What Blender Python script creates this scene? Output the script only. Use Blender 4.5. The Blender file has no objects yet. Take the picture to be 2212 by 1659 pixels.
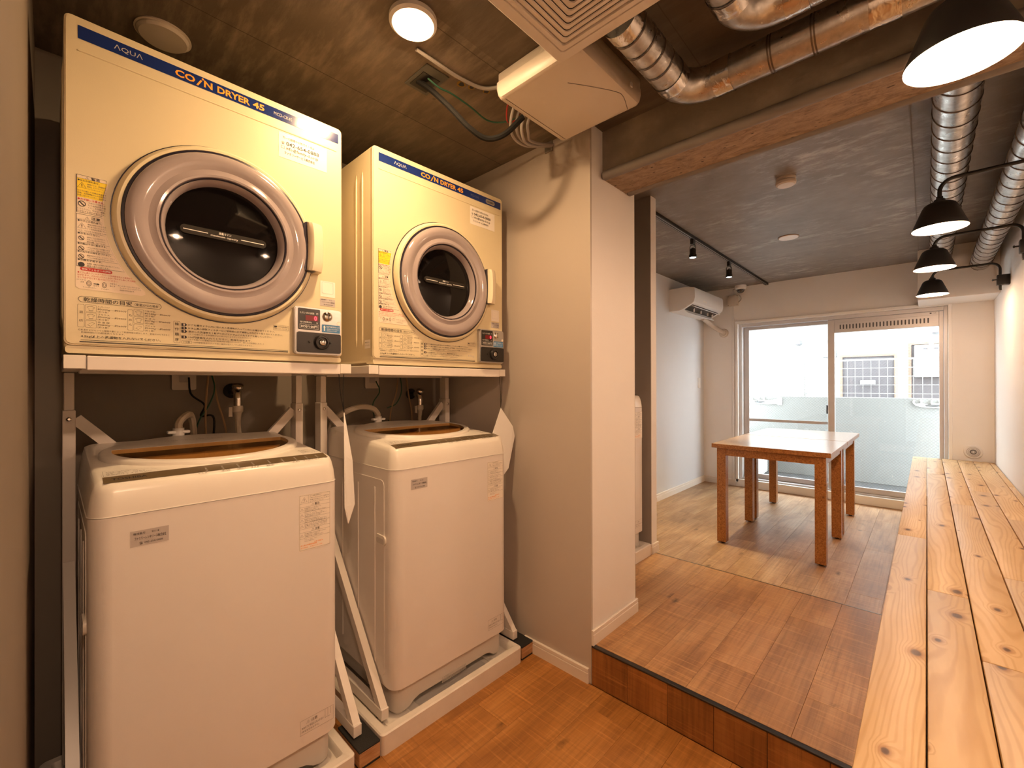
import bpy, bmesh, math, random
from mathutils import Vector, Matrix
random.seed(7)
PI = math.pi
sc = bpy.context.scene
COL = sc.collection

# ------------------------------------------------------------------ camera
CAM_H = 1.17
yaw, pitch, roll = 0.759625, 0.002289, -0.0023375
fw = Vector((-math.sin(yaw)*math.cos(pitch), math.cos(yaw)*math.cos(pitch), math.sin(pitch)))
rt = Vector((math.cos(yaw), math.sin(yaw), 0)); up = rt.cross(fw)
r2 = rt*math.cos(roll) + up*math.sin(roll); u2 = up*math.cos(roll) - rt*math.sin(roll)
cd = bpy.data.cameras.new('camera'); cam = bpy.data.objects.new('camera', cd); COL.objects.link(cam)
cd.sensor_width = 36; cd.lens = 943.86/2212*36; cd.clip_start = 0.01
m = Matrix((r2, u2, -fw)).transposed().to_4x4(); m.translation = Vector((0, 0, CAM_H)); cam.matrix_world = m
sc.camera = cam

# ------------------------------------------------------------------ world, daylight, exposure
sc.view_settings.view_transform = 'Standard'; sc.view_settings.look = 'None'
sc.view_settings.exposure = 0.45; sc.view_settings.gamma = 1.0; sc.view_settings.use_curve_mapping = False
cy = sc.cycles; cy.max_bounces = 5; cy.diffuse_bounces = 4; cy.glossy_bounces = 2; cy.transmission_bounces = 2; cy.transparent_max_bounces = 8
cy.use_adaptive_sampling = True; cy.adaptive_threshold = 0.09; cy.adaptive_min_samples = 20; cy.use_light_tree = False; cy.sample_clamp_indirect = 6.0; cy.caustics_reflective = False; cy.caustics_refractive = False
w = bpy.data.worlds.new('sky'); sc.world = w; w.use_nodes = True
bg = w.node_tree.nodes['Background']; bg.inputs[0].default_value = (0.91, 0.96, 1.0, 1); bg.inputs[1].default_value = 11.5
def area_portal(name, loc, sx, sz):
    l = bpy.data.lights.new(name, 'AREA'); l.shape = 'RECTANGLE'; l.size = sx; l.size_y = sz; l.cycles.is_portal = True
    o = bpy.data.objects.new(name, l); COL.objects.link(o); o.location = loc; o.rotation_euler = (-PI/2, 0, 0); return o
area_portal('window_daylight', (-0.73, 5.72, 0.98), 1.9, 2.0)
WARM = (1.0, 0.625, 0.385)
WARM_DOWN = (1.0, 0.64, 0.33)
P_DOWN, P_LAMP, P_SPOT = 5.6, 15, 70

# ------------------------------------------------------------------ materials
M = {}
class NT:
    def __init__(s, name):
        s.m = bpy.data.materials.new(name); s.m.use_nodes = True; s.t = s.m.node_tree; s.b = s.t.nodes['Principled BSDF']
    def n(s, typ, **kw):
        nd = s.t.nodes.new(typ)
        for k, v in kw.items():
            if k.startswith('i_'):
                key = k[2:]; nd.inputs[int(key) if key.isdigit() else key.replace('_', ' ')].default_value = v
            else: setattr(nd, k, v)
        return nd
    def l(s, a, b): s.t.links.new(a, b)
    def math(s, op, a, b=None, c=None):
        nd = s.n('ShaderNodeMath', operation=op)
        for i, v in enumerate((a, b, c)):
            if v is None: continue
            if isinstance(v, (int, float)): nd.inputs[i].default_value = v
            else: s.l(v, nd.inputs[i])
        return nd.outputs[0]
    def ramp(s, fac, stops, interp='LINEAR'):
        nd = s.n('ShaderNodeValToRGB'); cr = nd.color_ramp; cr.interpolation = interp
        while len(cr.elements) < len(stops): cr.elements.new(0.5)
        for e, (p, c) in zip(cr.elements, stops): e.position = p; e.color = (*c, 1) if len(c) == 3 else c
        s.l(fac, nd.inputs[0]); return nd.outputs[0]
    def mix(s, fac, a, b, mode='MIX'):
        nd = s.n('ShaderNodeMix', data_type='RGBA', blend_type=mode)
        for i, v in ((0, fac), (6, a), (7, b)):
            if isinstance(v, (int, float)): nd.inputs[i].default_value = v
            elif isinstance(v, tuple): nd.inputs[i].default_value = (*v, 1) if len(v) == 3 else v
            else: s.l(v, nd.inputs[i])
        return nd.outputs[2]
    def noise(s, vec, scale, detail=4, rough=0.55, dist=0):
        nd = s.n('ShaderNodeTexNoise', i_Scale=scale, i_Detail=detail, i_Roughness=rough, i_Distortion=dist)
        if vec is not None: s.l(vec, nd.inputs['Vector'])
        return nd.outputs[0]
    def pos(s): return s.n('ShaderNodeNewGeometry').outputs['Position']
    def obj(s): return s.n('ShaderNodeTexCoord').outputs['Object']
    def map(s, vec, scale=(1, 1, 1), loc=(0, 0, 0), rot=(0, 0, 0)):
        nd = s.n('ShaderNodeMapping'); s.l(vec, nd.inputs[0]); nd.inputs['Scale'].default_value = scale
        nd.inputs['Location'].default_value = loc; nd.inputs['Rotation'].default_value = rot; return nd.outputs[0]
    def bump(s, h, strength=0.2, dist=0.01):
        nd = s.n('ShaderNodeBump', i_Strength=strength, i_Distance=dist); s.l(h, nd.inputs['Height']); s.l(nd.outputs[0], s.b.inputs['Normal'])
    def set(s, **kw):
        for k, v in kw.items():
            inp = s.b.inputs[k.replace('_', ' ')]
            if isinstance(v, (int, float)): inp.default_value = v
            elif isinstance(v, tuple): inp.default_value = (*v, 1) if len(v) == 3 else v
            else: s.l(v, inp)
        return s
def plain(name, col, rough=0.45, metal=0.0, noise=0.06, nscale=9, bump=0.0, bscale=300, coat=0.0, emit=None, es=0, spec=None):
    t = NT(name); p = t.obj()
    n = t.noise(p, nscale, 3)
    t.set(Base_Color=t.mix(n, tuple(c*(1-noise) for c in col), tuple(min(1, c*(1+noise)) for c in col)), Roughness=rough, Metallic=metal)
    if coat: t.set(Coat_Weight=coat, Coat_Roughness=0.08)
    if spec is not None: t.set(Specular_IOR_Level=spec)
    if bump: t.bump(t.noise(p, bscale, 2), bump, 0.002)
    if emit: t.set(Emission_Color=emit, Emission_Strength=es)
    M[name] = t.m; return t.m
plain('cream', (0.74, 0.64, 0.42), 0.38, bump=0.05, bscale=500, noise=0.02)
plain('cream_handle', (0.84, 0.74, 0.54), 0.3, noise=0.02)
plain('appliance_white', (0.80, 0.75, 0.71), 0.42, noise=0.015, bump=0.04, bscale=700)
plain('appliance_top', (0.82, 0.77, 0.70), 0.28, noise=0.015)
plain('appliance_base', (0.62, 0.58, 0.54), 0.5, noise=0.03)
plain('stand_white', (0.80, 0.74, 0.69), 0.3, noise=0.03)
plain('pan_white', (0.78, 0.72, 0.65), 0.4, noise=0.08, nscale=25)
plain('blue_strip', (0.012, 0.03, 0.16), 0.16, noise=0.05)
plain('orange_ink', (0.95, 0.38, 0.02), 0.5)
plain('grey_ink', (0.10, 0.12, 0.20), 0.5)
plain('pale_ink', (0.55, 0.52, 0.5), 0.5)
plain('dark_ink', (0.035, 0.03, 0.03), 0.6)
plain('soft_ink', (0.13, 0.10, 0.085), 0.6)
plain('red_ink', (0.55, 0.03, 0.02), 0.6)
plain('orange_print', (0.9, 0.33, 0.05), 0.6)
plain('yellow_print', (0.92, 0.68, 0.02), 0.5)
plain('label_paper', (0.85, 0.72, 0.56), 0.45, noise=0.02)
plain('sticker_white', (0.90, 0.83, 0.74), 0.3, noise=0.02)
plain('sticker_grey', (0.52, 0.47, 0.45), 0.35, noise=0.04)
plain('white_ink', (0.85, 0.82, 0.78), 0.5)
plain('mauve', (0.36, 0.30, 0.30), 0.12, noise=0.05, coat=0.8)
plain('gasket', (0.022, 0.018, 0.03), 0.3)
plain('black_glass', (0.005, 0.004, 0.004), 0.06, noise=0.2, spec=0.25)
plain('cap_label', (0.022, 0.018, 0.015), 0.6, spec=0.2)
plain('silver', (0.55, 0.53, 0.52), 0.32, 0.85)
plain('chrome', (0.75, 0.72, 0.7), 0.12, 1.0)
plain('black_plastic', (0.018, 0.015, 0.014), 0.28)
plain('black_metal', (0.012, 0.011, 0.011), 0.5)
plain('rubber', (0.015, 0.014, 0.013), 0.8, bump=0.3)
plain('led_back', (0.16, 0.004, 0.006), 0.3)
plain('led_red', (0.9, 0.05, 0.08), 0.4, emit=(1, 0.04, 0.07, 1), es=2.2)
plain('blue_label', (0.05, 0.20, 0.42), 0.4)
plain('strip_brown', (0.135, 0.095, 0.05), 0.3)
plain('tan_lid', (0.62, 0.50, 0.36), 0.4)
plain('dark_inside', (0.06, 0.035, 0.02), 0.5)
plain('plastic_white', (0.80, 0.78, 0.76), 0.4, noise=0.02)
plain('plastic_beige', (0.66, 0.58, 0.50), 0.42, noise=0.03)
plain('hose', (0.62, 0.54, 0.44), 0.5)
plain('cable_grey', (0.34, 0.30, 0.27), 0.55)
plain('cable_black', (0.012, 0.011, 0.010), 0.75, spec=0.2)
plain('cable_green', (0.015, 0.09, 0.05), 0.45)
plain('cable_red', (0.35, 0.03, 0.02), 0.45)
plain('cable_tan', (0.40, 0.25, 0.14), 0.5)
plain('paper', (0.82, 0.80, 0.77), 0.35, noise=0.03)
plain('aluminium', (0.60, 0.58, 0.58), 0.42, 0.25)
plain('casing_white', (0.86, 0.84, 0.81), 0.45, noise=0.02)
plain('skirting', (0.80, 0.73, 0.65), 0.45, noise=0.02)
plain('gutter_grey', (0.09, 0.095, 0.10), 0.7, noise=0.15, nscale=30)
plain('balcony_paint', (0.24, 0.246, 0.24), 0.8, noise=0.04, bump=0.2, bscale=120)
plain('house_paint', (0.42, 0.42, 0.41), 0.85, noise=0.03, bump=0.2, bscale=60)
plain('eave_grey', (0.22, 0.23, 0.24), 0.7)
plain('window_brown', (0.22, 0.15, 0.11), 0.5)
plain('dark_window', (0.09, 0.083, 0.09), 0.4)
plain('guard_grey', (0.20, 0.175, 0.155), 0.6, noise=0.08)
plain('wall_white', (0.84, 0.81, 0.78), 0.8, noise=0.015, bump=0.35, bscale=420)
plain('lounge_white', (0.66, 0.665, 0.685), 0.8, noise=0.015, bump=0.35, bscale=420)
plain('shade_inside', (0.92, 0.9, 0.86), 0.5)
plain('bulb', (1, 0.9, 0.75), 0.5, emit=(1, 0.80, 0.52, 1), es=40)
plain('lamp_glow', (1, 0.9, 0.75), 0.5, emit=(1, 0.66, 0.34, 1), es=190)
plain('spot_glow', (1, 1, 1), 0.5, emit=(0.93, 1.0, 0.98, 1), es=30)
plain('recess_metal', (0.10, 0.095, 0.08), 0.5)
plain('yellow_residue', (0.30, 0.17, 0.03), 0.8)
plain('partition_grey', (0.52, 0.455, 0.40), 0.42, noise=0.04, nscale=3, bump=0.06, bscale=200)
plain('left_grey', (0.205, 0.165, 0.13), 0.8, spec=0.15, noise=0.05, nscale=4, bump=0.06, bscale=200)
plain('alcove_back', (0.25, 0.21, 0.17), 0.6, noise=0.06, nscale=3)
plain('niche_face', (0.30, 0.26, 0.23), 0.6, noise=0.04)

def concrete(name, dark, light, stain, rough=0.75):
    t = NT(name); p = t.pos()
    a = t.noise(p, 1.3, 6, 0.6, 0.3); b = t.noise(t.map(p, (3, 14, 3)), 2.0, 5, 0.65); c = t.noise(p, 16, 5, 0.7)
    col = t.ramp(a, [(0.30, dark), (0.68, light)])
    col = t.mix(t.ramp(b, [(0.45, (0, 0, 0)), (0.72, (0.75,)*3)]), col, tuple(min(1, v*1.35) for v in light))
    v = t.n('ShaderNodeTexVoronoi', i_Scale=7.0); t.l(p, v.inputs['Vector'])
    spots = t.ramp(v.outputs['Distance'], [(0.035, (1, 1, 1)), (0.06, (0, 0, 0))])
    col = t.mix(t.math('MULTIPLY', spots, c), col, stain)
    big = t.ramp(t.noise(p, 0.9, 4, 0.7, 0.6), [(0.50, (0, 0, 0)), (0.66, (0.8,)*3)])
    col = t.mix(t.math('MULTIPLY', big, 0.55), col, stain)
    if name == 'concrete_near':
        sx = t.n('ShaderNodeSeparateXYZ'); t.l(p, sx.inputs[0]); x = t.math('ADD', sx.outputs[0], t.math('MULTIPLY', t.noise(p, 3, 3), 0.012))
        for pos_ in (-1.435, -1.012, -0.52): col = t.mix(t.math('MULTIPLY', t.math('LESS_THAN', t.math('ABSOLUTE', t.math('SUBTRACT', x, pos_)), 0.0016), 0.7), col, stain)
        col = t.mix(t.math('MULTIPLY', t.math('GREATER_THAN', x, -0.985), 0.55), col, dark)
    t.set(Base_Color=col, Roughness=rough); t.bump(t.math('ADD', c, b), 0.25, 0.006); M[name] = t.m
concrete('concrete_near', (0.085, 0.062, 0.042), (0.23, 0.18, 0.13), (0.035, 0.026, 0.018))
concrete('concrete_beam', (0.20, 0.16, 0.125), (0.31, 0.255, 0.20), (0.12, 0.095, 0.07))
t = NT('concrete_far'); p = t.pos()
cloud = t.noise(p, 1.6, 5, 0.6, 0.4); flake = t.noise(t.map(p, (8, 17, 8), rot=(0, 0, 0.4)), 1.0, 5, 0.68)
patch = t.ramp(t.math('MULTIPLY', t.ramp(cloud, [(0.40, (0, 0, 0)), (0.68, (1, 1, 1))]), t.ramp(flake, [(0.48, (0, 0, 0)), (0.66, (1, 1, 1))])), [(0, (0, 0, 0)), (1, (1, 1, 1))])
base = t.ramp(t.noise(p, 5, 6, 0.65), [(0.3, (0.165, 0.145, 0.13)), (0.72, (0.25, 0.22, 0.20))])
t.set(Base_Color=t.mix(t.math('MULTIPLY', patch, 0.85), base, (0.50, 0.47, 0.45)), Roughness=0.5)
t.bump(t.noise(p, 20, 5, 0.7), 0.15, 0.004); M['concrete_far'] = t.m
t = NT('rough_concrete'); p = t.pos()
c1 = t.noise(t.map(p, (4, 9, 4)), 4, 8, 0.75, 0.8); c2 = t.noise(p, 45, 5, 0.7)
col = t.ramp(c1, [(0.3, (0.14, 0.09, 0.055)), (0.5, (0.32, 0.22, 0.14)), (0.7, (0.44, 0.32, 0.21))])
v = t.n('ShaderNodeTexVoronoi', i_Scale=28.0); t.l(t.map(p, (1, 1.6, 1)), v.inputs['Vector'])
pit = t.ramp(v.outputs['Distance'], [(0.10, (1, 1, 1)), (0.2, (0, 0, 0))])
t.set(Base_Color=t.mix(t.math('MULTIPLY', pit, t.ramp(c1, [(0.45, (0, 0, 0)), (0.55, (1, 1, 1))])), col, (0.05, 0.03, 0.02)), Roughness=0.8)
t.bump(t.math('ADD', c1, c2), 0.6, 0.012); M['rough_concrete'] = t.m

def floor_wood(name, c0, c1, c2, vert=False):
    t = NT(name); p = t.pos(); r = t.n('ShaderNodeObjectInfo').outputs['Random']
    off = t.n('ShaderNodeCombineXYZ'); t.l(t.math('MULTIPLY', r, 37.0), off.inputs[0]); t.l(t.math('MULTIPLY', r, 11.0), off.inputs[1])
    ad = t.n('ShaderNodeVectorMath', operation='ADD'); t.l(p, ad.inputs[0]); t.l(off.outputs[0], ad.inputs[1]); q = ad.outputs[0]
    along = (90, 3, 3) if vert else (90, 2.2, 1)               # fine grain lines
    cross = (4, 4, 110) if vert else (3.5, 110, 1)             # saw marks across the board
    grain = t.noise(t.map(q, along), 1.0, 4, 0.6); saw = t.noise(t.map(q, cross), 1.0, 4, 0.65)
    cloud = t.noise(t.map(q, (5, 1.2, 1) if not vert else (5, 5, 1.2)), 1.6, 5, 0.6, 0.5)
    col = t.ramp(cloud, [(0.30, c0), (0.50, c1), (0.72, c2)])
    col = t.mix(t.ramp(grain, [(0.45, (0, 0, 0)), (0.75, (0.55,)*3)]), col, tuple(v*0.55 for v in c0))
    col = t.mix(t.ramp(saw, [(0.54, (0, 0, 0)), (0.74, (0.55,)*3)]), col, tuple(min(1, v*1.45) for v in c2))
    col = t.mix(t.ramp(saw, [(0.26, (0.5,)*3), (0.44, (0, 0, 0))]), col, tuple(v*0.6 for v in c0))
    kn = t.n('ShaderNodeTexVoronoi', i_Scale=1.0); t.l(t.map(q, (7.0, 2.6, 0.001) if not vert else (7, 0.001, 2.6)), kn.inputs['Vector'])
    wob = t.noise(q, 38, 4, 0.7)
    kd = t.math('ADD', kn.outputs['Distance'], t.math('MULTIPLY', wob, 0.16))
    col = t.mix(t.ramp(kd, [(0.10, (0.85,)*3), (0.20, (0, 0, 0))]), col, tuple(v*0.22 for v in c0))
    blot = t.ramp(t.noise(t.map(q, (7, 2.0, 1)), 1.3, 6, 0.75, 0.8), [(0.60, (0, 0, 0)), (0.74, (0.6,)*3)])
    col = t.mix(blot, col, tuple(v*0.38 for v in c0))
    hs = t.n('ShaderNodeHueSaturation', i_Saturation=1.0); t.l(col, hs.inputs['Color']); t.l(t.math('ADD', 0.92, t.math('MULTIPLY', r, 0.16)), hs.inputs['Value'])
    t.set(Base_Color=hs.outputs[0], Roughness=t.ramp(saw, [(0.2, (0.38,)*3), (0.8, (0.52,)*3)]))
    t.bump(t.math('ADD', saw, grain), 0.10, 0.0015); M[name] = t.m
floor_wood('wood_low', (0.27, 0.105, 0.022), (0.40, 0.165, 0.036), (0.50, 0.23, 0.065))
floor_wood('wood_mid', (0.28, 0.135, 0.055), (0.43, 0.225, 0.095), (0.53, 0.31, 0.145))
floor_wood('wood_far', (0.32, 0.175, 0.085), (0.46, 0.27, 0.135), (0.56, 0.37, 0.21))
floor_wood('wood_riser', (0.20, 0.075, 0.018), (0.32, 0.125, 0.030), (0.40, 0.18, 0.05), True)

t = NT('pine'); p = t.pos(); r = t.n('ShaderNodeObjectInfo').outputs['Random']
off = t.n('ShaderNodeCombineXYZ'); t.l(t.math('MULTIPLY', r, 23.0), off.inputs[0]); t.l(t.math('MULTIPLY', r, 7.0), off.inputs[1])
ad = t.n('ShaderNodeVectorMath', operation='ADD'); t.l(p, ad.inputs[0]); t.l(off.outputs[0], ad.inputs[1]); q = ad.outputs[0]
kn = t.n('ShaderNodeTexVoronoi', i_Scale=1.0, i_Randomness=0.95, voronoi_dimensions='2D')
qs = t.map(q, (10.4, 4.2, 0.0)); t.l(qs, kn.inputs['Vector'])
df_ = t.n('ShaderNodeVectorMath', operation='SUBTRACT'); t.l(qs, df_.inputs[0]); t.l(kn.outputs['Position'], df_.inputs[1])
ph = t.n('ShaderNodeVectorMath', operation='MULTIPLY'); t.l(df_.outputs[0], ph.inputs[0]); ph.inputs[1].default_value = (1/10.4, 0.62/4.2, 0)
ln = t.n('ShaderNodeVectorMath', operation='LENGTH'); t.l(ph.outputs[0], ln.inputs[0])
szr = t.n('ShaderNodeSeparateColor'); t.l(kn.outputs['Color'], szr.inputs[0])
kd0 = t.math('DIVIDE', t.math('ADD', ln.outputs['Value'], t.math('MULTIPLY', t.noise(q, 60, 3), 0.004)), t.math('ADD', 0.30, t.math('MULTIPLY', szr.outputs[0], 0.70)))
kd = t.math('ADD', kd0, t.math('MULTIPLY', t.math('GREATER_THAN', szr.outputs[1], 0.70), 1.0))
sx = t.n('ShaderNodeSeparateXYZ'); t.l(q, sx.inputs[0])
warp = t.noise(t.map(q, (6.0, 0.75, 0.01)), 1.0, 2, 0.45); fine = t.noise(t.map(q, (30, 5, 0.01)), 1.0, 3, 0.5)
fall = t.ramp(kd, [(0.0, (1, 1, 1)), (0.055, (0, 0, 0))], 'EASE')
band = t.math('ADD', t.math('MULTIPLY', sx.outputs[0], 62.0), t.math('ADD', t.math('MULTIPLY', warp, 17.0), t.math('ADD', t.math('MULTIPLY', fall, 2.6), t.math('MULTIPLY', fine, 0.5))))
sw = t.math('SINE', t.math('MULTIPLY', band, 6.2832))
line = t.ramp(t.math('ADD', t.math('MULTIPLY', sw, 0.5), 0.5), [(0.50, (0, 0, 0)), (1.0, (0.40,)*3)])
col = t.ramp(t.noise(t.map(q, (7, 1.2, 1)), 1.5, 4, 0.6), [(0.3, (0.60, 0.39, 0.185)), (0.7, (0.76, 0.55, 0.31))])
col = t.mix(line, col, (0.46, 0.235, 0.085))
col = t.mix(t.ramp(kd, [(0.018, (0.6,)*3), (0.030, (0, 0, 0))]), col, (0.36, 0.15, 0.05))
col = t.mix(t.ramp(kd, [(0.011, (0.95,)*3), (0.0165, (0, 0, 0))]), col, (0.070, 0.028, 0.014))
t.set(Base_Color=col, Roughness=0.42); t.bump(sw, 0.04, 0.002); M['pine'] = t.m

t = NT('fibreboard'); p = t.pos()
f = t.noise(p, 130, 4, 0.7); g = t.noise(p, 22, 4, 0.7)
col = t.ramp(f, [(0.33, (0.20, 0.065, 0.013)), (0.5, (0.40, 0.155, 0.034)), (0.68, (0.52, 0.24, 0.07))])
col = t.mix(t.ramp(g, [(0.60, (0, 0, 0)), (0.72, (0.8,)*3)]), col, (0.10, 0.032, 0.010))
t.set(Base_Color=col, Roughness=0.38, Coat_Weight=0.3); t.bump(f, 0.05, 0.001); M['fibreboard'] = t.m
t = NT('tabletop_glare'); p = t.pos()
col = t.ramp(t.noise(p, 120, 4, 0.7), [(0.35, (0.44, 0.26, 0.14)), (0.65, (0.60, 0.39, 0.23))])  # paler than the fibreboard: window glare put into the colour
t.set(Base_Color=col, Roughness=0.34, Coat_Weight=0.9, Coat_Roughness=0.22); M['tabletop_glare'] = t.m
t = NT('galvanised'); p = t.obj()
n1 = t.noise(t.map(p, (14, 14, 14)), 2, 5, 0.6, 0.4)
t.set(Base_Color=t.ramp(n1, [(0.3, (0.40, 0.38, 0.36)), (0.7, (0.66, 0.64, 0.62))]), Metallic=0.95, Roughness=t.ramp(n1, [(0.3, (0.40,)*3), (0.7, (0.24,)*3)])); M['galvanised'] = t.m
plain('seam_dark', (0.16, 0.13, 0.11), 0.45, 0.8)
t = NT('foil'); p = t.obj(); n1 = t.noise(p, 26, 3, 0.5, 1.0)
t.set(Base_Color=(0.72, 0.68, 0.64), Metallic=1.0, Roughness=0.22); t.bump(n1, 0.45, 0.006); M['foil'] = t.m
# window panes: clear glass with diagonal wire mesh embedded
t = NT('wired_glass'); p = t.pos(); sx = t.n('ShaderNodeSeparateXYZ'); t.l(p, sx.inputs[0])
def wire(sign):
    d = t.math('ADD', t.math('MULTIPLY', sx.outputs[0], 1.0), t.math('MULTIPLY', sx.outputs[2], sign*1.0))
    f = t.math('FRACT', t.math('MULTIPLY', d, 36.0)); return t.math('LESS_THAN', f, 0.09)
wf = t.math('MULTIPLY', t.math('MAXIMUM', wire(1), wire(-1)), 0.22)
tr = t.n('ShaderNodeBsdfTransparent'); tr.inputs[0].default_value = (0.95, 0.97, 0.96, 1)
gl = t.n('ShaderNodeBsdfGlossy', i_Roughness=0.02); df = t.n('ShaderNodeBsdfDiffuse'); df.inputs[0].default_value = (0.45, 0.45, 0.45, 1)
m1 = t.n('ShaderNodeMixShader', i_0=0.04); t.l(tr.outputs[0], m1.inputs[1]); t.l(gl.outputs[0], m1.inputs[2])
m2 = t.n('ShaderNodeMixShader'); t.l(wf, m2.inputs[0]); t.l(m1.outputs[0], m2.inputs[1]); t.l(df.outputs[0], m2.inputs[2])
t.l(m2.outputs[0], t.t.nodes['Material Output'].inputs[0]); M['wired_glass'] = t.m
# smoked brown lid window
t = NT('smoked_window'); tr = t.n('ShaderNodeBsdfTransparent'); tr.inputs[0].default_value = (0.92, 0.80, 0.62, 1)
gl = t.n('ShaderNodeBsdfGlossy', i_Roughness=0.05); m1 = t.n('ShaderNodeMixShader', i_0=0.10); t.l(tr.outputs[0], m1.inputs[1]); t.l(gl.outputs[0], m1.inputs[2])
t.l(m1.outputs[0], t.t.nodes['Material Output'].inputs[0]); M['smoked_window'] = t.m
t = NT('dome_plastic'); tr = t.n('ShaderNodeBsdfTransparent'); tr.inputs[0].default_value = (0.45, 0.45, 0.45, 1)
gl = t.n('ShaderNodeBsdfGlossy', i_Roughness=0.05)
m1 = t.n('ShaderNodeMixShader', i_0=0.15); t.l(tr.outputs[0], m1.inputs[1]); t.l(gl.outputs[0], m1.inputs[2])
t.l(m1.outputs[0], t.t.nodes['Material Output'].inputs[0]); M['dome_plastic'] = t.m
# block wood
t = NT('block_wood'); p = t.pos(); g = t.noise(t.map(p, (8, 8, 60)), 2, 5, 0.6, 0.5)
t.set(Base_Color=t.ramp(g, [(0.3, (0.34, 0.16, 0.06)), (0.7, (0.58, 0.34, 0.17))]), Roughness=0.6); M['block_wood'] = t.m

for n_ in ('bulb', 'spot_glow', 'led_red'): M[n_].cycles.emission_sampling = 'NONE'

# ------------------------------------------------------------------ mesh helpers
class B:
    def __init__(s): s.bm = bmesh.new()
    def box(s, x0, x1, y0, y1, z0, z1, bev=0.0, seg=2):
        b = bmesh.new(); bmesh.ops.create_cube(b, size=1.0)
        for v in b.verts: v.co = Vector(((x0+x1)/2+v.co.x*(x1-x0), (y0+y1)/2+v.co.y*(y1-y0), (z0+z1)/2+v.co.z*(z1-z0)))
        if bev: bmesh.ops.bevel(b, geom=b.edges[:], offset=bev, segments=seg, affect='EDGES', profile=0.5, clamp_overlap=True)
        return s.join(b)
    def join(s, b):
        mp = {}
        for v in b.verts: mp[v] = s.bm.verts.new(v.co)
        for f in b.faces:
            try: s.bm.faces.new([mp[v] for v in f.verts])
            except ValueError: pass
        b.free(); return s
    def poly(s, pts, faces):
        vs = [s.bm.verts.new(p) for p in pts]
        for f in faces:
            try: s.bm.faces.new([vs[i] for i in f])
            except ValueError: pass
        return s
    def rings(s, rings, cap0=True, cap1=True, closed=False):
        R = [[s.bm.verts.new(p) for p in r] for r in rings]; n = len(R[0])
        pairs = list(zip(R[:-1], R[1:])) + ([(R[-1], R[0])] if closed else [])
        for a, b in pairs:
            for i in range(n):
                s.bm.faces.new((a[i], a[(i+1) % n], b[(i+1) % n], b[i]))
        if not closed:
            if cap0: s.bm.faces.new(R[0][::-1])
            if cap1: s.bm.faces.new(R[-1])
        return s
    def bar(s, p0, p1, w, h, upv=(0, 0, 1)):
        p0, p1 = Vector(p0), Vector(p1); d = (p1-p0).normalized(); upv = Vector(upv)
        if abs(d.dot(upv)) > 0.99: upv = Vector((1, 0, 0))
        a = d.cross(upv).normalized()*w/2; b = a.cross(d).normalized()*h/2
        return s.rings([[p+a+b, p-a+b, p-a-b, p+a-b] for p in (p0, p1)])
    def tube(s, path, r, n=8, closed=False, cap=True):
        P = [Vector(p) for p in path]; rings = []; nrm = None; L = len(P)
        for i, p in enumerate(P):
            if closed: t = P[(i+1) % L]-P[i-1]
            else: t = P[min(i+1, L-1)]-P[max(i-1, 0)]
            t.normalize()
            if nrm is None:
                nrm = t.cross(Vector((0, 0, 1)))
                if nrm.length < 1e-3: nrm = t.cross(Vector((1, 0, 0)))
            nrm = (nrm-t*nrm.dot(t)).normalized(); bn = t.cross(nrm); rr = r[i] if isinstance(r, (list, tuple)) else r
            rings.append([p+(nrm*math.cos(2*PI*k/n)+bn*math.sin(2*PI*k/n))*rr for k in range(n)])
        return s.rings(rings, cap, cap, closed)
    def cyl(s, p0, p1, r, r1=None, n=20): return s.tube([p0, p1], [r, r if r1 is None else r1], n)
    def lathe(s, prof, o, axis=(0, 0, 1), n=32, cap0=False, cap1=False):
        o = Vector(o); ax = Vector(axis).normalized(); a = ax.cross(Vector((0, 0, 1)))
        if a.length < 1e-3: a = Vector((1, 0, 0))
        a.normalize(); b = ax.cross(a)
        return s.rings([[o+ax*h+(a*math.cos(2*PI*k/n)+b*math.sin(2*PI*k/n))*max(r, 1e-4) for k in range(n)] for r, h in prof], cap0, cap1)
    def prism(s, outline, f, d0, d1):
        return s.rings([[f(u, v, d0) for u, v in outline], [f(u, v, d1) for u, v in outline]])
    def plate(s, outline, f, d): return s.poly([f(u, v, d) for u, v in outline], [list(range(len(outline)))])
    def build(s, name, mat, parent=None, smooth=32):
        bmesh.ops.recalc_face_normals(s.bm, faces=s.bm.faces[:])
        me = bpy.data.meshes.new(name); s.bm.to_mesh(me); s.bm.free()
        me.materials.append(M[mat])
        if smooth:
            me.polygons.foreach_set('use_smooth', [True]*len(me.polygons)); me.set_sharp_from_angle(angle=math.radians(smooth))
        o = bpy.data.objects.new(name, me); COL.objects.link(o)
        if parent: o.parent = parent
        return o
def tag(o, label=None, cat=None, group=None, kind=None):
    if label: o['label'] = label
    if cat: o['category'] = cat
    if group: o['group'] = group
    if kind: o['kind'] = kind
    return o
def empty(name, loc=(0, 0, 0), rz=0):
    o = bpy.data.objects.new(name, None); o.empty_display_size = 0.05; COL.objects.link(o); o.location = loc; o.rotation_euler = (0, 0, rz); return o
def copy_tree(o, parent=None):
    c = o.copy(); COL.objects.link(c); c.parent = parent
    for ch in list(o.children): copy_tree(ch, c)
    return c
def rrect(x0, x1, y0, y1, r, n=4):
    out = []
    for cx, cy, a0 in ((x1-r, y1-r, 0), (x0+r, y1-r, PI/2), (x0+r, y0+r, PI), (x1-r, y0+r, 3*PI/2)):
        for i in range(n+1):
            a = a0+PI/2*i/n; out.append((cx+r*math.cos(a), cy+r*math.sin(a)))
    return out
def ellipse(cx, cy, a, b, n=32): return [(cx+a*math.cos(2*PI*i/n), cy+b*math.sin(2*PI*i/n)) for i in range(n)]
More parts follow.
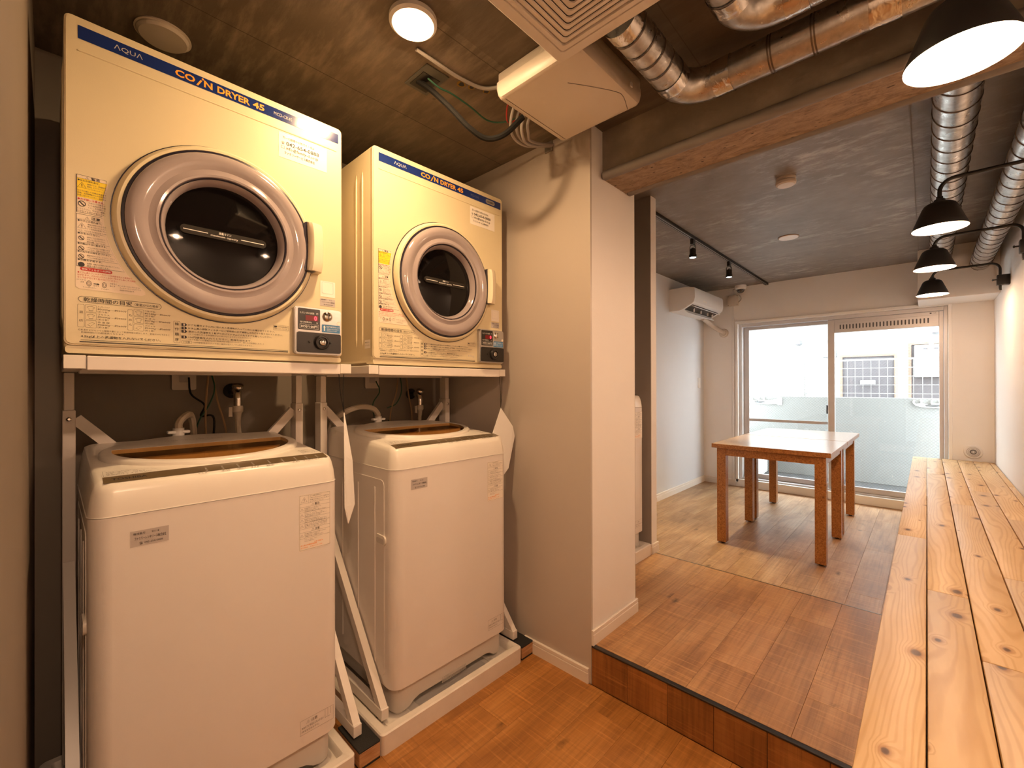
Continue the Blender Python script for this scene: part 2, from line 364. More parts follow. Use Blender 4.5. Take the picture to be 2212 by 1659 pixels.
def smooth_path(pts, n=8):
    P = [Vector(p) for p in pts]; P = [P[0]*2-P[1]]+P+[P[-1]*2-P[-2]]; out = []
    for i in range(1, len(P)-2):
        a, b, c, d = P[i-1:i+3]
        for k in range(n):
            t = k/n; out.append(0.5*((2*b)+(c-a)*t+(2*a-5*b+4*c-d)*t*t+(3*b-a-3*c+d)*t**3))
    out.append(P[-2]); return out
# lettering from the built-in font, laid flat on a face given by f(u, v, d)
_tc = {}
def glyphs(body, bold):
    key = (body, bold)
    if key in _tc: return _tc[key]
    cu = bpy.data.curves.new('t', 'FONT'); cu.body = body; cu.resolution_u = 2 if len(body) < 16 else 1; cu.offset = bold
    ob = bpy.data.objects.new('t', cu); tmp = bpy.data.scenes.get('type') or bpy.data.scenes.new('type'); tmp.collection.objects.link(ob)
    vl = tmp.view_layers[0]; vl.update(); dg = vl.depsgraph; me = bpy.data.meshes.new_from_object(ob.evaluated_get(dg))
    vs = [(v.co.x, v.co.y) for v in me.vertices]; fs = [list(p.vertices) for p in me.polygons]
    bpy.data.objects.remove(ob); bpy.data.curves.remove(cu); bpy.data.meshes.remove(me); _tc[key] = (vs, fs); return _tc[key]
def text(bld, f, d, body, u0, v0, width, height, bold=0.0, shear=0.0):
    """body fills the box whose lower-left corner is (u0, v0)"""
    vs, fs = glyphs(body, bold)
    if not vs: return
    x0 = min(v[0] for v in vs); x1 = max(v[0] for v in vs); y0 = min(v[1] for v in vs); y1 = max(v[1] for v in vs)
    sx, sy = width/max(x1-x0, 1e-6), height/max(y1-y0, 1e-6)
    bld.poly([f(u0+(x-x0)*sx+(y-y0)*sy*shear, v0+(y-y0)*sy, d) for x, y in vs], fs)
def frame_line(bld, f, d, outline, t):
    n = len(outline); cx = sum(p[0] for p in outline)/n; cy = sum(p[1] for p in outline)/n
    wx = max(p[0] for p in outline)-cx; wy = max(p[1] for p in outline)-cy
    inner = [(cx+(u-cx)*(1-t/wx), cy+(v-cy)*(1-t/wy)) for u, v in outline]
    bld.poly([f(u, v, d) for u, v in outline]+[f(u, v, d) for u, v in inner], [(i, (i+1) % n, n+(i+1) % n, n+i) for i in range(n)])
def rect(bld, f, d, u0, u1, v0, v1): bld.poly([f(u0, v0, d), f(u1, v0, d), f(u1, v1, d), f(u0, v1, d)], [(0, 1, 2, 3)])
def tri_sign(bld, f, d, cu, cv, s, t=0.0012):
    o = [(cu-s, cv-s*0.75), (cu+s, cv-s*0.75), (cu, cv+s)]; frame_line(bld, f, d, o, t*1.3)
    rect(bld, f, d, cu-s*0.09, cu+s*0.09, cv-s*0.25, cv+s*0.45); rect(bld, f, d, cu-s*0.09, cu+s*0.09, cv-s*0.55, cv-s*0.38)
def no_sign(bld, f, d, cu, cv, r):
    frame_line(bld, f, d, ellipse(cu, cv, r, r, 20), r*0.2)
    a = r*0.62; w_ = r*0.12; bld.poly([f(cu-a-w_, cv+a-w_, d), f(cu-a+w_, cv+a+w_, d), f(cu+a+w_, cv-a+w_, d), f(cu+a-w_, cv-a-w_, d)], [(0, 1, 2, 3)])

# ------------------------------------------------------------------ setting: floors
Z_PLAT, Z_FAR = 0.152, -0.021
Y_PART, Y_SEAM, Y_WIN = 1.452, 2.52, 5.546
X_RIGHT, X_BACK, X_FARL = 0.418, -1.96, -2.0
fl = tag(B().box(-2.1, 0.5, -1.0, 1.47, -0.12, -0.012).build('floor', 'wood_low', smooth=0), kind='structure')
f2 = tag(B().box(-2.2, 0.5, 1.47, Y_SEAM, -0.12, Z_PLAT-0.012).build('floor_platform', 'wood_mid', smooth=0), kind='structure')
f3 = tag(B().box(-2.2, 0.5, Y_SEAM, 5.70, -0.14, Z_FAR-0.012).build('floor_lounge', 'wood_far', smooth=0), kind='structure')
_pm = {}
def plank(parent, mat, x0, x1, y0, y1, ztop, th=0.012, gap=0.0003):
    key = (round(x1-x0, 4), round(y1-y0, 4), mat, th)
    if key not in _pm:
        lx, ly = (x1-x0)/2-gap, (y1-y0)/2-gap
        _pm[key] = B().box(-lx, lx, -ly, ly, -th, 0, 0.0006, 1).build('plank', mat, parent, 0); o = _pm[key]
    else:
        o = _pm[key].copy(); COL.objects.link(o); o.parent = parent
    o.name = 'plank'; o.location = ((x0+x1)/2, (y0+y1)/2, ztop); return o
def planks(parent, mat, xs, y0, y1, ztop, length, wd):
    x = xs[0]; i = 0
    while x < xs[1]-0.01:
        x1 = min(x+wd, xs[1]); y = y0-random.choice([0.15, 0.3, 0.45, 0.6, 0.75])*length
        while y < y1:
            ya, yb = max(y, y0), min(y+length, y1)
            if yb-ya > 0.02: plank(parent, mat, x, x1, ya, yb, ztop)
            y += length
        x = x1; i += 1
planks(fl, 'wood_low', (-1.96, 0.40), -0.95, 1.45, 0.0, 0.90, 0.152)
planks(f2, 'wood_mid', (-1.96, 0.40), 1.468, Y_SEAM, Z_PLAT, 0.90, 0.152)
planks(f3, 'wood_far', (-2.0, 0.40), Y_SEAM+0.004, 5.54, Z_FAR, 0.90, 0.152)
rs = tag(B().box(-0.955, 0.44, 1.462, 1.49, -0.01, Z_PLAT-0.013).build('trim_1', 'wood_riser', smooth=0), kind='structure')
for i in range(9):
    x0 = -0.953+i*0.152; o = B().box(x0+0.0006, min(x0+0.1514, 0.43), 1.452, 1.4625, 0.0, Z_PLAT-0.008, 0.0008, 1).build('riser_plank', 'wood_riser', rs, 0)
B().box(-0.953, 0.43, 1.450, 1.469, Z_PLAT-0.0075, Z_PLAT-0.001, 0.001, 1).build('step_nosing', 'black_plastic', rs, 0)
tag(B().box(-1.2, -0.09, Y_SEAM-0.004, Y_SEAM+0.0035, Z_PLAT-0.03, Z_PLAT+0.0008).build('trim_2', 'strip_brown', smooth=0), kind='structure')

# walls
def wall(name, *b, mat='wall_white'): return tag(B().box(*b).build(name, mat, smooth=0), kind='structure')
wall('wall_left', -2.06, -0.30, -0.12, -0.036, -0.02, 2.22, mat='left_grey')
wall('wall_entry', -0.38, -0.30, -1.0, -0.12, -0.02, 2.22)
wall('wall_front', -0.38, 0.50, -1.06, -0.98, -0.02, 2.22)
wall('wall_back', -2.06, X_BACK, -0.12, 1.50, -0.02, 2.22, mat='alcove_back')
wall('wall_right', X_RIGHT, 0.52, -1.06, 5.75, -0.14, 2.36)
pw = wall('wall_partition', X_BACK, -0.956, 1.462, 1.81, -0.02, 2.34)
B().box(X_BACK, -0.9545, Y_PART, 1.462, 0.0, 2.215).build('facing_panel', 'partition_grey', pw, 0)
B().box(X_BACK, -0.958, 1.81, 1.816, Z_PLAT, 2.31).build('niche_side', 'niche_face', pw, 0)
p2 = wall('wall_niche', -2.06, -1.205, 2.487, 2.555, -0.03, 2.312)
B().box(-2.0, -1.206, 2.483, 2.487, Z_PLAT, 2.31).build('niche_side', 'niche_face', p2, 0)
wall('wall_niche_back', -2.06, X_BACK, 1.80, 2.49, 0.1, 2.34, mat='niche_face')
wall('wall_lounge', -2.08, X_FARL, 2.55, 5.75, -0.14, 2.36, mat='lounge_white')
# wall with the window opening
OX0, OX1, OZ0, OZ1 = -1.633, 0.164, 0.03, 1.907
bw = B()
bw.box(-2.08, OX0, Y_WIN, 5.75, -0.14, 2.36); bw.box(OX1, 0.52, Y_WIN, 5.75, -0.14, 2.36)
bw.box(OX0, OX1, Y_WIN, 5.75, OZ1, 2.36); bw.box(OX0, OX1, Y_WIN, 5.75, -0.14, OZ0)
tag(bw.build('wall_window', 'wall_white', smooth=0), kind='structure')
tag(B().box(-0.055, X_RIGHT, 5.09, Y_WIN, 1.884, 2.311, 0.002, 1).build('trim_3', 'wall_white', smooth=0), kind='structure')
# baseboards
def skirting(name, pts, z, h=0.058, th=0.010, mat='skirting'):
    (x0, y0), (x1, y1) = pts; d = Vector((x1-x0, y1-y0, 0)).normalized(); n = Vector((-d.y, d.x, 0)); b = B()
    prof = [(0, 0), (th, 0), (th, h*0.68), (th*0.72, h*0.70), (th*0.72, h*0.74), (th*0.95, h*0.76), (th*0.9, h*0.97), (th*0.6, h), (0, h)]
    b.rings([[Vector((x, y, z+hh))+n*t_ for t_, hh in prof] for x, y in ((x0, y0), (x1, y1))]); return tag(b.build(name, mat, smooth=20), kind='structure')
skirting('baseboard_partition', ((-0.965, Y_PART), (-1.30, Y_PART)), 0.0)
skirting('baseboard_partition_end', ((-0.954, 1.815), (-0.954, 1.452)), Z_PLAT)
skirting('baseboard_niche', ((-1.205, 2.565), (-1.205, 2.478)), Z_PLAT)
skirting('baseboard_niche_side', ((-1.195, 2.483), (-1.24, 2.483)), Z_PLAT)
skirting('baseboard_lounge', ((X_FARL, 5.546), (X_FARL, 2.55)), Z_FAR, 0.075)
skirting('baseboard_window', ((-1.633, Y_WIN), (X_FARL, Y_WIN)), Z_FAR, 0.075)
# ceilings and beam
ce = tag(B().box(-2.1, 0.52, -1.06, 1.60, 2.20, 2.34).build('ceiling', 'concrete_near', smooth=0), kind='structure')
for x, y, r in ((-1.152, 0.965, 0.011), (-1.138, 1.000, 0.009), (-1.118, 1.050, 0.010)):
    b = B(); b.plate([(x+r*random.uniform(1.1, 1.7)*math.cos(a), y+r*random.uniform(1.1, 1.7)*math.sin(a)) for a in [2*PI*i/11 for i in range(11)]], lambda u, v, d: (u, v, 2.2-d), 0.0006); b.build('plug_residue', 'yellow_residue', ce, 0)
    b = B(); b.plate([(x+r*random.uniform(0.7, 1.1)*math.cos(a), y+r*random.uniform(0.7, 1.1)*math.sin(a)) for a in [2*PI*i/11 for i in range(11)]], lambda u, v, d: (u, v, 2.2-d), 0.0010); b.build('anchor_hole', 'black_plastic', ce, 0)
tag(B().box(-2.1, 0.52, 1.60, 5.75, 2.311, 2.42).build('ceiling_lounge', 'concrete_far', smooth=0), kind='structure')
tag(B().box(-0.05, -0.046, 1.75, 5.1, 2.308, 2.312).build('trim_4', 'guard_grey', smooth=0), kind='structure')
bm_ = tag(B().box(-0.956, X_RIGHT, 1.545, 1.745, 2.012, 2.315).build('beam', 'concrete_beam', smooth=0), kind='structure')
B().box(-0.956, X_RIGHT, 1.553, 1.737, 2.008, 2.0125).build('underside', 'rough_concrete', bm_, 0)
for y in (1.543, 1.747):
    B().tube([(-0.952, y, 2.017), (-0.945, y, 2.017), (X_RIGHT, y, 2.017)], [0.014, 0.019, 0.019], 14).build('edge_guard', 'guard_grey', bm_)

# ------------------------------------------------------------------ window
win = empty('window_1', (-0.73, Y_WIN, OZ0)); win['kind'] = 'structure'
def wp(name, mat, *boxes, bev=0.002):
    b = B()
    for x in boxes: b.box(*x, bev, 1)
    o = b.build(name, mat, None, 20); o.parent = win; o.matrix_parent_inverse = Matrix.Translation(-win.location); return o
wp('casing', 'casing_white', (OX0, OX0+0.028, 5.528, 5.66, OZ0, OZ1), (OX1-0.025, OX1, 5.528, 5.66, OZ0, OZ1), (OX0+0.028, OX1-0.025, 5.528, 5.66, OZ1-0.03, OZ1))
wp('sill', 'casing_white', (OX0+0.005, OX1-0.005, 5.528, 5.70, OZ0-0.05, 0.066))
wp('outer_frame', 'aluminium', (-1.604, -1.572, 5.57, 5.70, 0.067, 1.876), (0.112, 0.138, 5.57, 5.70, 0.067, 1.876), (-1.572, 0.112, 5.57, 5.70, 1.84, 1.876), (-1.572, 0.112, 5.57, 5.72, 0.067, 0.082))
def sash(x0, x1, y, l, r, top):
    return wp('sash', 'aluminium', (x0, x0+l, y, y+0.035, 0.083, 1.838), (x1-r, x1, y, y+0.035, 0.083, 1.838), (x0+l, x1-r, y, y+0.035, top, 1.838), (x0+l, x1-r, y, y+0.035, 0.083, 0.135))
sash(-1.571, -0.70, 5.645, 0.055, 0.045, 1.805); sash(-0.752, 0.111, 5.59, 0.058, 0.030, 1.805)
wp('mullion_bar', 'aluminium', (-1.516, -0.745, 5.65, 5.672, 0.742, 0.772))
wp('pane', 'wired_glass', (-1.517, -0.744, 5.660, 5.664, 0.134, 1.806), bev=0)
wp('pane', 'wired_glass', (-0.695, 0.082, 5.605, 5.609, 0.134, 1.703), bev=0)
vs_ = wp('ventilation_strip', 'aluminium', (-0.694, 0.081, 5.585, 5.615, 1.702, 1.806))
wp('latch', 'black_metal', (-0.768, -0.753, 5.60, 5.628, 0.86, 0.95))
for i in range(26):
    x = -0.645+i*0.0262; b = B(); f = lambda u, v, d: (u, 5.585-d, v)
    b.plate(rrect(x-0.0055, x+0.0055, 1.735, 1.782, 0.005, 3), f, 0.0006); b.build('vent_slot', 'gutter_grey', vs_, 0)
b = B(); f = lambda u, v, d: (u, 5.59-d, v); rect(b, f, 0.0012, 0.02, 0.033, 1.818, 1.829); text(b, f, 0.0012, 'YKK', 0.037, 1.820, 0.028, 0.007); b.build('maker_mark', 'dark_ink', vs_, 0)

# ------------------------------------------------------------------ outside: balcony, fence, house
tag(B().box(-3.2, 1.6, 5.75, 7.05, -0.30, -0.04).build('balcony_floor', 'gutter_grey', smooth=0), kind='structure')
bwall = tag(B().box(-3.2, 1.6, 6.90, 7.02, -0.04, 1.006, 0.004, 1).build('balcony_wall', 'balcony_paint', smooth=0), kind='structure')
tag(B().box(-3.2, 1.6, 5.75, 6.9, 2.45, 2.6).build('balcony_shade_slab', 'house_paint', smooth=0), kind='structure')  # unseen overhang, added to shade the balcony wall
tag(B().box(-6, 5, 7.0, 12, -0.6, -0.5).build('ground', 'gutter_grey', smooth=0), kind='structure')
def pole_bracket(x0, label):
    e = empty('laundry_pole_bracket', (x0, 6.90, 0.94)); f = lambda u, v, d: (u, -0.012-d, v)
    B().box(0.0, 0.06, -0.012, 0.0, -0.05, 0.05, 0.004).build('wall_plate', 'plastic_white', e)
    b = B(); o = [(-0.36, 0.0), (-0.30, 0.012), (-0.235, -0.01), (-0.20, 0.012), (-0.10, 0.012), (0.03, 0.03), (0.03, -0.035), (-0.10, -0.045), (-0.30, -0.035), (-0.36, -0.018)]
    b.prism(o, f, 0.0, 0.022); b.build('arm', 'plastic_white', e)
    for cx in (-0.34, -0.19):
        b = B(); b.tube([(cx+0.034*math.cos(a), -0.023, 0.022+0.034*math.sin(a)) for a in [PI*0.75+i*PI*1.5/14 for i in range(15)]], 0.008, 6); b.build('pole_hook', 'plastic_white', e)
    b = B(); b.plate([(-0.28, -0.005), (-0.16, -0.002), (-0.13, -0.02), (-0.2, -0.032), (-0.27, -0.028)], f, 0.0225); b.build('slot', 'gutter_grey', e, 0)
    tag(e, label, 'bracket', 'laundry pole brackets on the balcony wall')
pole_bracket(-1.50, 'pale laundry pole bracket on balcony wall seen through the left window pane')
pole_bracket(0.26, 'pale laundry pole bracket on balcony wall seen at the right window edge')
e = empty('outdoor_unit', (-1.95, 6.55, -0.04)); tag(e, 'low white outdoor air conditioning unit on the balcony floor behind table legs', 'outdoor unit')
B().box(-0.38, 0.38, -0.14, 0.14, 0.03, 0.55, 0.012).build('housing', 'plastic_white', e)
b = B(); b.tube([(-0.1+0.2*math.cos(2*PI*i/28), -0.143, 0.29+0.2*math.sin(2*PI*i/28)) for i in range(28)], 0.006, 6, True)
for i in range(9): b.cyl((-0.28+i*0.045, -0.143, 0.1), (-0.28+i*0.045, -0.143, 0.48), 0.003, n=5)
b.build('fan_guard', 'gutter_grey', e)
for x in (-0.3, 0.3): B().box(x-0.04, x+0.04, -0.16, 0.16, 0.0, 0.03, 0.004).build('foot', 'plastic_white', e)
# mesh fence
e = empty('mesh_fence', (-0.8, 7.37, -0.5)); tag(e, 'white welded wire mesh fence behind the balcony wall', 'fence')
b = B()
for i in range(68): b.bar((-2.6+i*0.082, 0, 1.3), (-2.6+i*0.082, 0, 1.985), 0.006, 0.006)
for z in (1.44, 1.55, 1.66, 1.77, 1.88): b.bar((-2.6, 0.006, z), (2.9, 0.006, z), 0.006, 0.008)
tag(b.build('wire_panel', 'house_paint', e, 0), kind='stuff')
B().bar((-2.6, 0, 1.99), (2.9, 0, 1.99), 0.03, 0.022).build('top_rail', 'house_paint', e, 0)
for x in (-2.2, -0.46, 1.3): B().cyl((x, 0.03, 0), (x, 0.03, 2.0), 0.025, n=10).build('post', 'house_paint', e)
# neighbouring house
e = empty('neighbour_house', (-0.8, 9.36, -0.5)); tag(e, 'white rendered neighbour house with brown framed windows beyond the fence', 'house')
b = B(); b.box(-4.5, 4.5, 0, 0.3, 0, 4.2); b.build('wall', 'house_paint', e, 0)
B().box(-4.5, 4.5, -0.34, 0.1, 2.80, 2.93, 0.004).build('eave', 'eave_grey', e, 0)
def hwin(x0, x1, z0, z1, fr=0.035):
    b = B(); b.box(x0, x1, -0.04, 0, z1-fr, z1); b.box(x0, x1, -0.04, 0, z0, z0+fr); b.box(x0, x0+fr, -0.04, 0, z0+fr, z1-fr); b.box(x1-fr, x1, -0.04, 0, z0+fr, z1-fr)
    o = b.build('window_frame', 'window_brown', e, 0); B().box(x0+fr, x1-fr, -0.012, -0.004, z0+fr, z1-fr).build('pane', 'dark_window', o, 0); return o
hw = hwin(-0.283, 0.454, 1.15, 2.165)
B().box(-0.008, 0.188, -0.075, -0.06, 1.669, 1.735, 0.003).build('sign_plate', 'house_paint', hw, 0)
hw2 = hwin(0.587, 1.2, 1.30, 2.323)
B().box(0.66, 1.12, -0.16, -0.03, 1.78, 2.27, 0.01).build('window_cooler', 'plastic_white', hw2)
B().box(0.76, 0.93, -0.165, -0.155, 2.20, 2.225).build('cooler_grille', 'dark_window', hw2, 0)
B().box(-0.526, -0.328, -0.10, 0, 2.134, 2.421, 0.01).build('meter_box', 'eave_grey', e)
for x, z, r in ((-0.885, 2.42, 0.05), (0.90, 2.49, 0.06)):
    b = B(); b.lathe([(r, 0), (r, 0.03), (r*0.93, 0.075), (r*0.65, 0.105), (0, 0.112)], (x, 0, z), (0, -1, 0), 20); o = b.build('vent_hood', 'eave_grey', e)
    B().box(x-r*0.7, x+r*0.7, -0.118, -0.06, z-r*0.75, z-r*0.5).build('hood_opening', 'dark_window', o, 0)

# ------------------------------------------------------------------ bench
e = empty('bench', (0.16, 2.5, 0)); tag(e, 'long knotty pine plank bench running along the right wall to the window', 'bench')
BX0, BZ, PW = -0.099, 0.497, 0.0965
cuts = [[2.62], [1.98, 4.55], [1.56, 3.5], [2.28, 4.0], [1.3, 3.28], [2.0, 4.3]]
for i in range(6):
    x0 = BX0+i*PW; x1 = min(x0+PW, X_RIGHT-0.002); ys = [-0.75]+cuts[i]+[5.525]
    if x1-x0 < 0.02: continue
    for ya, yb in zip(ys[:-1], ys[1:]):
        b = B(); b.box(x0+0.0012-0.16, x1-0.0012-0.16, ya+0.0008-2.5, yb-0.0008-2.5, BZ-0.036, BZ, 0.0035, 2); b.build('plank', 'pine', e, 30)
B().box(BX0+0.02-0.16, BX0+0.055-0.16, -3.2, -1.08, 0.0, BZ-0.0365).build('front_board', 'pine', e, 0)
B().box(BX0+0.02-0.16, BX0+0.055-0.16, -1.03, 0.018, Z_PLAT+0.001, BZ-0.0365).build('front_board', 'pine', e, 0)
B().box(BX0+0.02-0.16, BX0+0.055-0.16, 0.03, 3.02, Z_FAR+0.001, BZ-0.0365).build('front_board', 'pine', e, 0)

# ------------------------------------------------------------------ tables
def table(y0, label):
    e = empty('table', (-0.815, y0+0.40, Z_FAR)); H = 0.725-Z_FAR
    tp = B().box(-0.368, 0.368, -0.40, 0.40, H-0.030, H, 0.0015, 1).build('table_top', 'fibreboard', e, 20)
    B().box(-0.367, 0.367, -0.399, 0.399, H+0.0001, H+0.0012).build('glare_sheet', 'tabletop_glare', tp, 0)  # thin sheet carrying the painted window glare on the fibreboard
    for sx in (-1, 1):
        for sy in (-1, 1):
            cx, cy = sx*0.307, sy*0.345
            l = B().box(cx-0.031, cx+0.031, cy-0.031, cy+0.031, 0.012, H-0.031, 0.0012, 1).build('leg', 'fibreboard', e, 20)
            B().cyl((cx, cy, 0), (cx, cy, 0.012), 0.014, n=12).build('glide', 'black_plastic', l)
    for sy in (-1, 1): B().box(-0.275, 0.275, sy*0.358-0.012, sy*0.358+0.012, H-0.085, H-0.031).build('apron', 'fibreboard', e, 0)
    for sx in (-1, 1): B().box(sx*0.32-0.012, sx*0.32+0.012, -0.313, 0.313, H-0.085, H-0.031).build('apron', 'fibreboard', e, 0)
    tag(e, label, 'table', 'square fibreboard tables pushed together')
table(3.435, 'brown fibreboard table nearer the step, front one of the joined pair')
table(4.247, 'brown fibreboard table nearer the window, rear one of the joined pair')

# ------------------------------------------------------------------ coin dryers
DW, DH, DD = 0.632, 0.757, 0.545
def dryer():
    e = empty('coin_dryer'); HX = DD/2
    f = lambda u, v, d: (HX+d, u-DW/2, v)                     # a point on the front, d metres proud of it
    b = B(); b.box(-HX, HX-0.008, -DW/2, DW/2, 0.006, DH, 0.010, 3); b.build('body', 'cream', e)
    b = B(); b.prism(rrect(0, DW, 0.018, DH, 0.012), f, -0.016, -0.003); b.prism(rrect(0.003, DW-0.003, 0.021, DH-0.003, 0.011), f, -0.003, 0.0); fp = b.build('front_panel', 'cream', e, 25)
    b = B(); b.prism(rrect(0.002, DW-0.002, 0.0, 0.0165, 0.006), f, -0.05, -0.004); b.build('plinth', 'cream', e, 25)
    b = B(); b.tube([f(0.022, 0.681, -0.001), f(DW-0.018, 0.681, -0.001)], 0.0025, 8); b.build('ridge', 'cream', fp)
    for i, x in enumerate((0.20, 0.155, 0.03, -0.015)):
        b = B(); b.tube([(x, -DW/2+0.001, 0.06), (x, -DW/2+0.0005, 0.09), (x, -DW/2+0.0005, 0.66), (x, -DW/2+0.001, 0.69)], [0.001, 0.004, 0.004, 0.001], 8); b.build('side_rib', 'cream', e)
    b = B(); b.plate(rrect(0.022, DW-0.012, 0.7075, 0.7375, 0.001, 1), f, 0.0006); st = b.build('title_strip', 'blue_strip', e, 0)
    b = B(); text(b, f, 0.001, 'CO', 0.197, 0.7135, 0.042, 0.0175, 0.03); text(b, f, 0.001, 'N', 0.258, 0.7135, 0.019, 0.0175, 0.03)
    b.poly([f(u, v, 0.001) for u, v in ((0.241, 0.7110), (0.2455, 0.7110), (0.2545, 0.7275), (0.250, 0.7275))], [(0, 1, 2, 3)])
    b.plate(ellipse(0.2555, 0.7320, 0.0026, 0.0026, 12), f, 0.001)
    text(b, f, 0.001, 'DRYER', 0.288, 0.7135, 0.078, 0.0175, 0.03); text(b, f, 0.001, '45', 0.373, 0.7135, 0.030, 0.0175, 0.03); b.build('title_lettering', 'orange_ink', st, 0)
    b = B(); text(b, f, 0.001, 'ΛQUΛ', 0.082, 0.7155, 0.052, 0.013, 0.0); b.build('brand_lettering', 'pale_ink', st, 0)
    # door
    cu, cv = 0.307, 0.328; C = f(cu, cv, 0); ax = (1, 0, 0)
    b = B(); b.lathe([(0.2305, -0.002), (0.2300, 0.006), (0.2270, 0.016), (0.2215, 0.021), (0.2155, 0.021), (0.2135, 0.016), (0.2130, 0.0)], C, ax, 72); dr = b.build('door_ring', 'cream', e)
    b = B(); b.lathe([(0.2325, -0.001), (0.2325, 0.0035), (0.2303, 0.0035)], C, ax, 72); b.build('ring_shadow_gap', 'gasket', dr)
    b = B(); b.lathe([(0.2140, 0.010), (0.2140, 0.0225), (0.2095, 0.0235), (0.2085, 0.018)], C, ax, 72); b.build('door_gasket', 'gasket', dr)
    b = B(); b.lathe([(0.2090, 0.016), (0.2085, 0.025), (0.2030, 0.032), (0.1940, 0.0355), (0.1830, 0.0350), (0.1740, 0.0310), (0.1660, 0.0275), (0.1580, 0.0290), (0.1520, 0.0315), (0.1470, 0.0300), (0.1450, 0.0250)], C, ax, 72); cover = b.build('door_cover', 'mauve', e)
    b = B(); b.lathe([(0.1460, 0.020), (0.1455, 0.0265), (0.1435, 0.0275), (0.1425, 0.024)], C, ax, 64); b.build('inner_line', 'gasket', cover)
    b = B(); b.lathe([(0.1430, 0.023), (0.1410, 0.024), (0.1345, 0.017), (0.1310, 0.004), (0.1300, 0.0015)], C, ax, 64); b.build('window_rim', 'mauve', cover)
    b = B(); b.lathe([(0.1302, 0.002), (0.10, 0.0075), (0.05, 0.0115), (0.0, 0.0125)], C, ax, 64); g = b.build('door_glass', 'black_glass', e)
    b = B(); b.prism(rrect(0.205, 0.403, cv-0.0125, cv+0.0095, 0.010, 5), f, 0.0, 0.0135); lb = b.build('capacity_label', 'cap_label', g, 0)
    b = B(); rect(b, f, 0.014, 0.211, 0.264, cv-0.003, cv-0.001); rect(b, f, 0.014, 0.340, 0.397, cv-0.003, cv-0.001)
    text(b, f, 0.014, '適量ライン', 0.288, cv+0.0005, 0.029, 0.0065, 0.01); text(b, f, 0.014, 'maximum capacity', 0.270, cv-0.0085, 0.063, 0.0065, 0.01); b.build('capacity_lettering', 'white_ink', lb, 0)
    b = B(); b.prism(rrect(0.4995, 0.540, 0.270, 0.417, 0.010, 4), f, 0.010, 0.0335); hr = b.build('handle_recess', 'gasket', e, 25)
    b = B()
    sec = [(0.000, 0.0), (0.000, 0.030), (0.004, 0.046), (0.012, 0.052), (0.036, 0.046), (0.046, 0.036), (0.049, 0.0)]
    rings = []
    for k in range(9):
        t = k/8; v = 0.272+t*0.143; sc_ = 1.0 if 0 < k < 8 else 0.90; bow = 0.004*math.sin(PI*t)
        rings.append([f(0.507+u+bow, v, d*sc_) for u, d in sec])
    b.rings(rings); b.build('door_handle', 'cream_handle', e, 40)
    # printed labels on the front
    b = B(); yel = B(); ink = B(); soft = B(); red = B(); red2 = B()
    D1, D2 = 0.0006, 0.0011
    arc = [(0.0655+0.018*0, 0.403)]
    def edge(v):                                              # right border of the warning label follows the door ring
        r = 0.2435; dv = v-cv; return cu-math.sqrt(max(r*r-dv*dv, 0.0)) if abs(dv) < r else 0.2
    lab = [(0.0185, 0.150), (0.0185, 0.396), (0.0215, 0.4005), (0.060, 0.4035), (0.069, 0.398), (0.0725, 0.388)]
    lab += [(min(edge(v), 0.0725), v) for v in (0.37, 0.34, 0.31)] + [(edge(v), v) for v in (0.29, 0.27, 0.25, 0.23, 0.21, 0.19, 0.17)] + [(0.138, 0.155), (0.139, 0.1475), (0.132, 0.144), (0.024, 0.145)]
    b.plate(lab, f, D1); lbl = b.build('warning_label', 'label_paper', e, 0)
    yo = [(0.0195, 0.3515), (0.0195, 0.394)]+[(min(edge(v)-0.002, 0.0715), v) for v in (0.394, 0.38, 0.365, 0.3515)]; yel.plate(yo, f, D1+0.0002); yel.build('yellow_field', 'yellow_print', lbl, 0)
    def block(v0, v1):
        o = [(0.0195, v0), (0.0195, v1)]+[(min(edge(v1+(v0-v1)*k/5), 0.0715 if v1 > 0.35 else 1)-0.002, v1+(v0-v1)*k/5) for k in range(6)]; frame_line(ink, f, D2, o, 0.0006)
    block(0.3165, 0.4015); block(0.1955, 0.3135)
    def hline(v): rect(ink, f, D2, 0.0195, edge(v)-0.003 if v < 0.31 else 0.069, v-0.0002, v+0.0002)
    for v in (0.394, 0.302, 0.273, 0.250, 0.232, 0.213): hline(v)
    tri_sign(ink, f, D2, 0.037, 0.3965, 0.0035, 0.0004); text(ink, f, D2, '警告', 0.0435, 0.3945, 0.015, 0.0062, 0.015)
    tri_sign(ink, f, D2, 0.037, 0.3065, 0.0035, 0.0004); text(ink, f, D2, '注意', 0.0435, 0.3040, 0.015, 0.0066, 0.015)
    text(ink, f, D2, '●引火の恐れあり。', 0.0215, 0.3875, 0.036, 0.0045, 0.01); tri_sign(ink, f, D2, 0.0285, 0.3785, 0.0075, 0.0006)
    for i, s_ in enumerate(('食用オイル、動植物油、', '機械油、ドライクリーニング', 'ベンジンやシンナー、ガソ')): text(soft, f, D2, s_, 0.037, 0.3815-i*0.0052, 0.032, 0.0036)
    for i, s_ in enumerate(('などの付着した衣類は洗濯後で', '繊維、合成樹脂のものは絶対に', '乾燥しないでください。自然発火')): text(soft, f, D2, s_, 0.0212, 0.3645-i*0.0052, 0.0475, 0.0036)
    rh = B(); text(rh, f, D2, '●お子様に注意する。', 0.0215, 0.3450, 0.044, 0.0048, 0.012); rh.build('red_heading', 'red_ink', lbl, 0); no_sign(ink, f, D2, 0.0285, 0.3370, 0.0065)
    for i, s_ in enumerate(('子供だけで使わせ', 'たり幼児の手の届', 'くところで使わな')): text(soft, f, D2, s_, 0.0385, 0.3395-i*0.0052, 0.029, 0.0038)
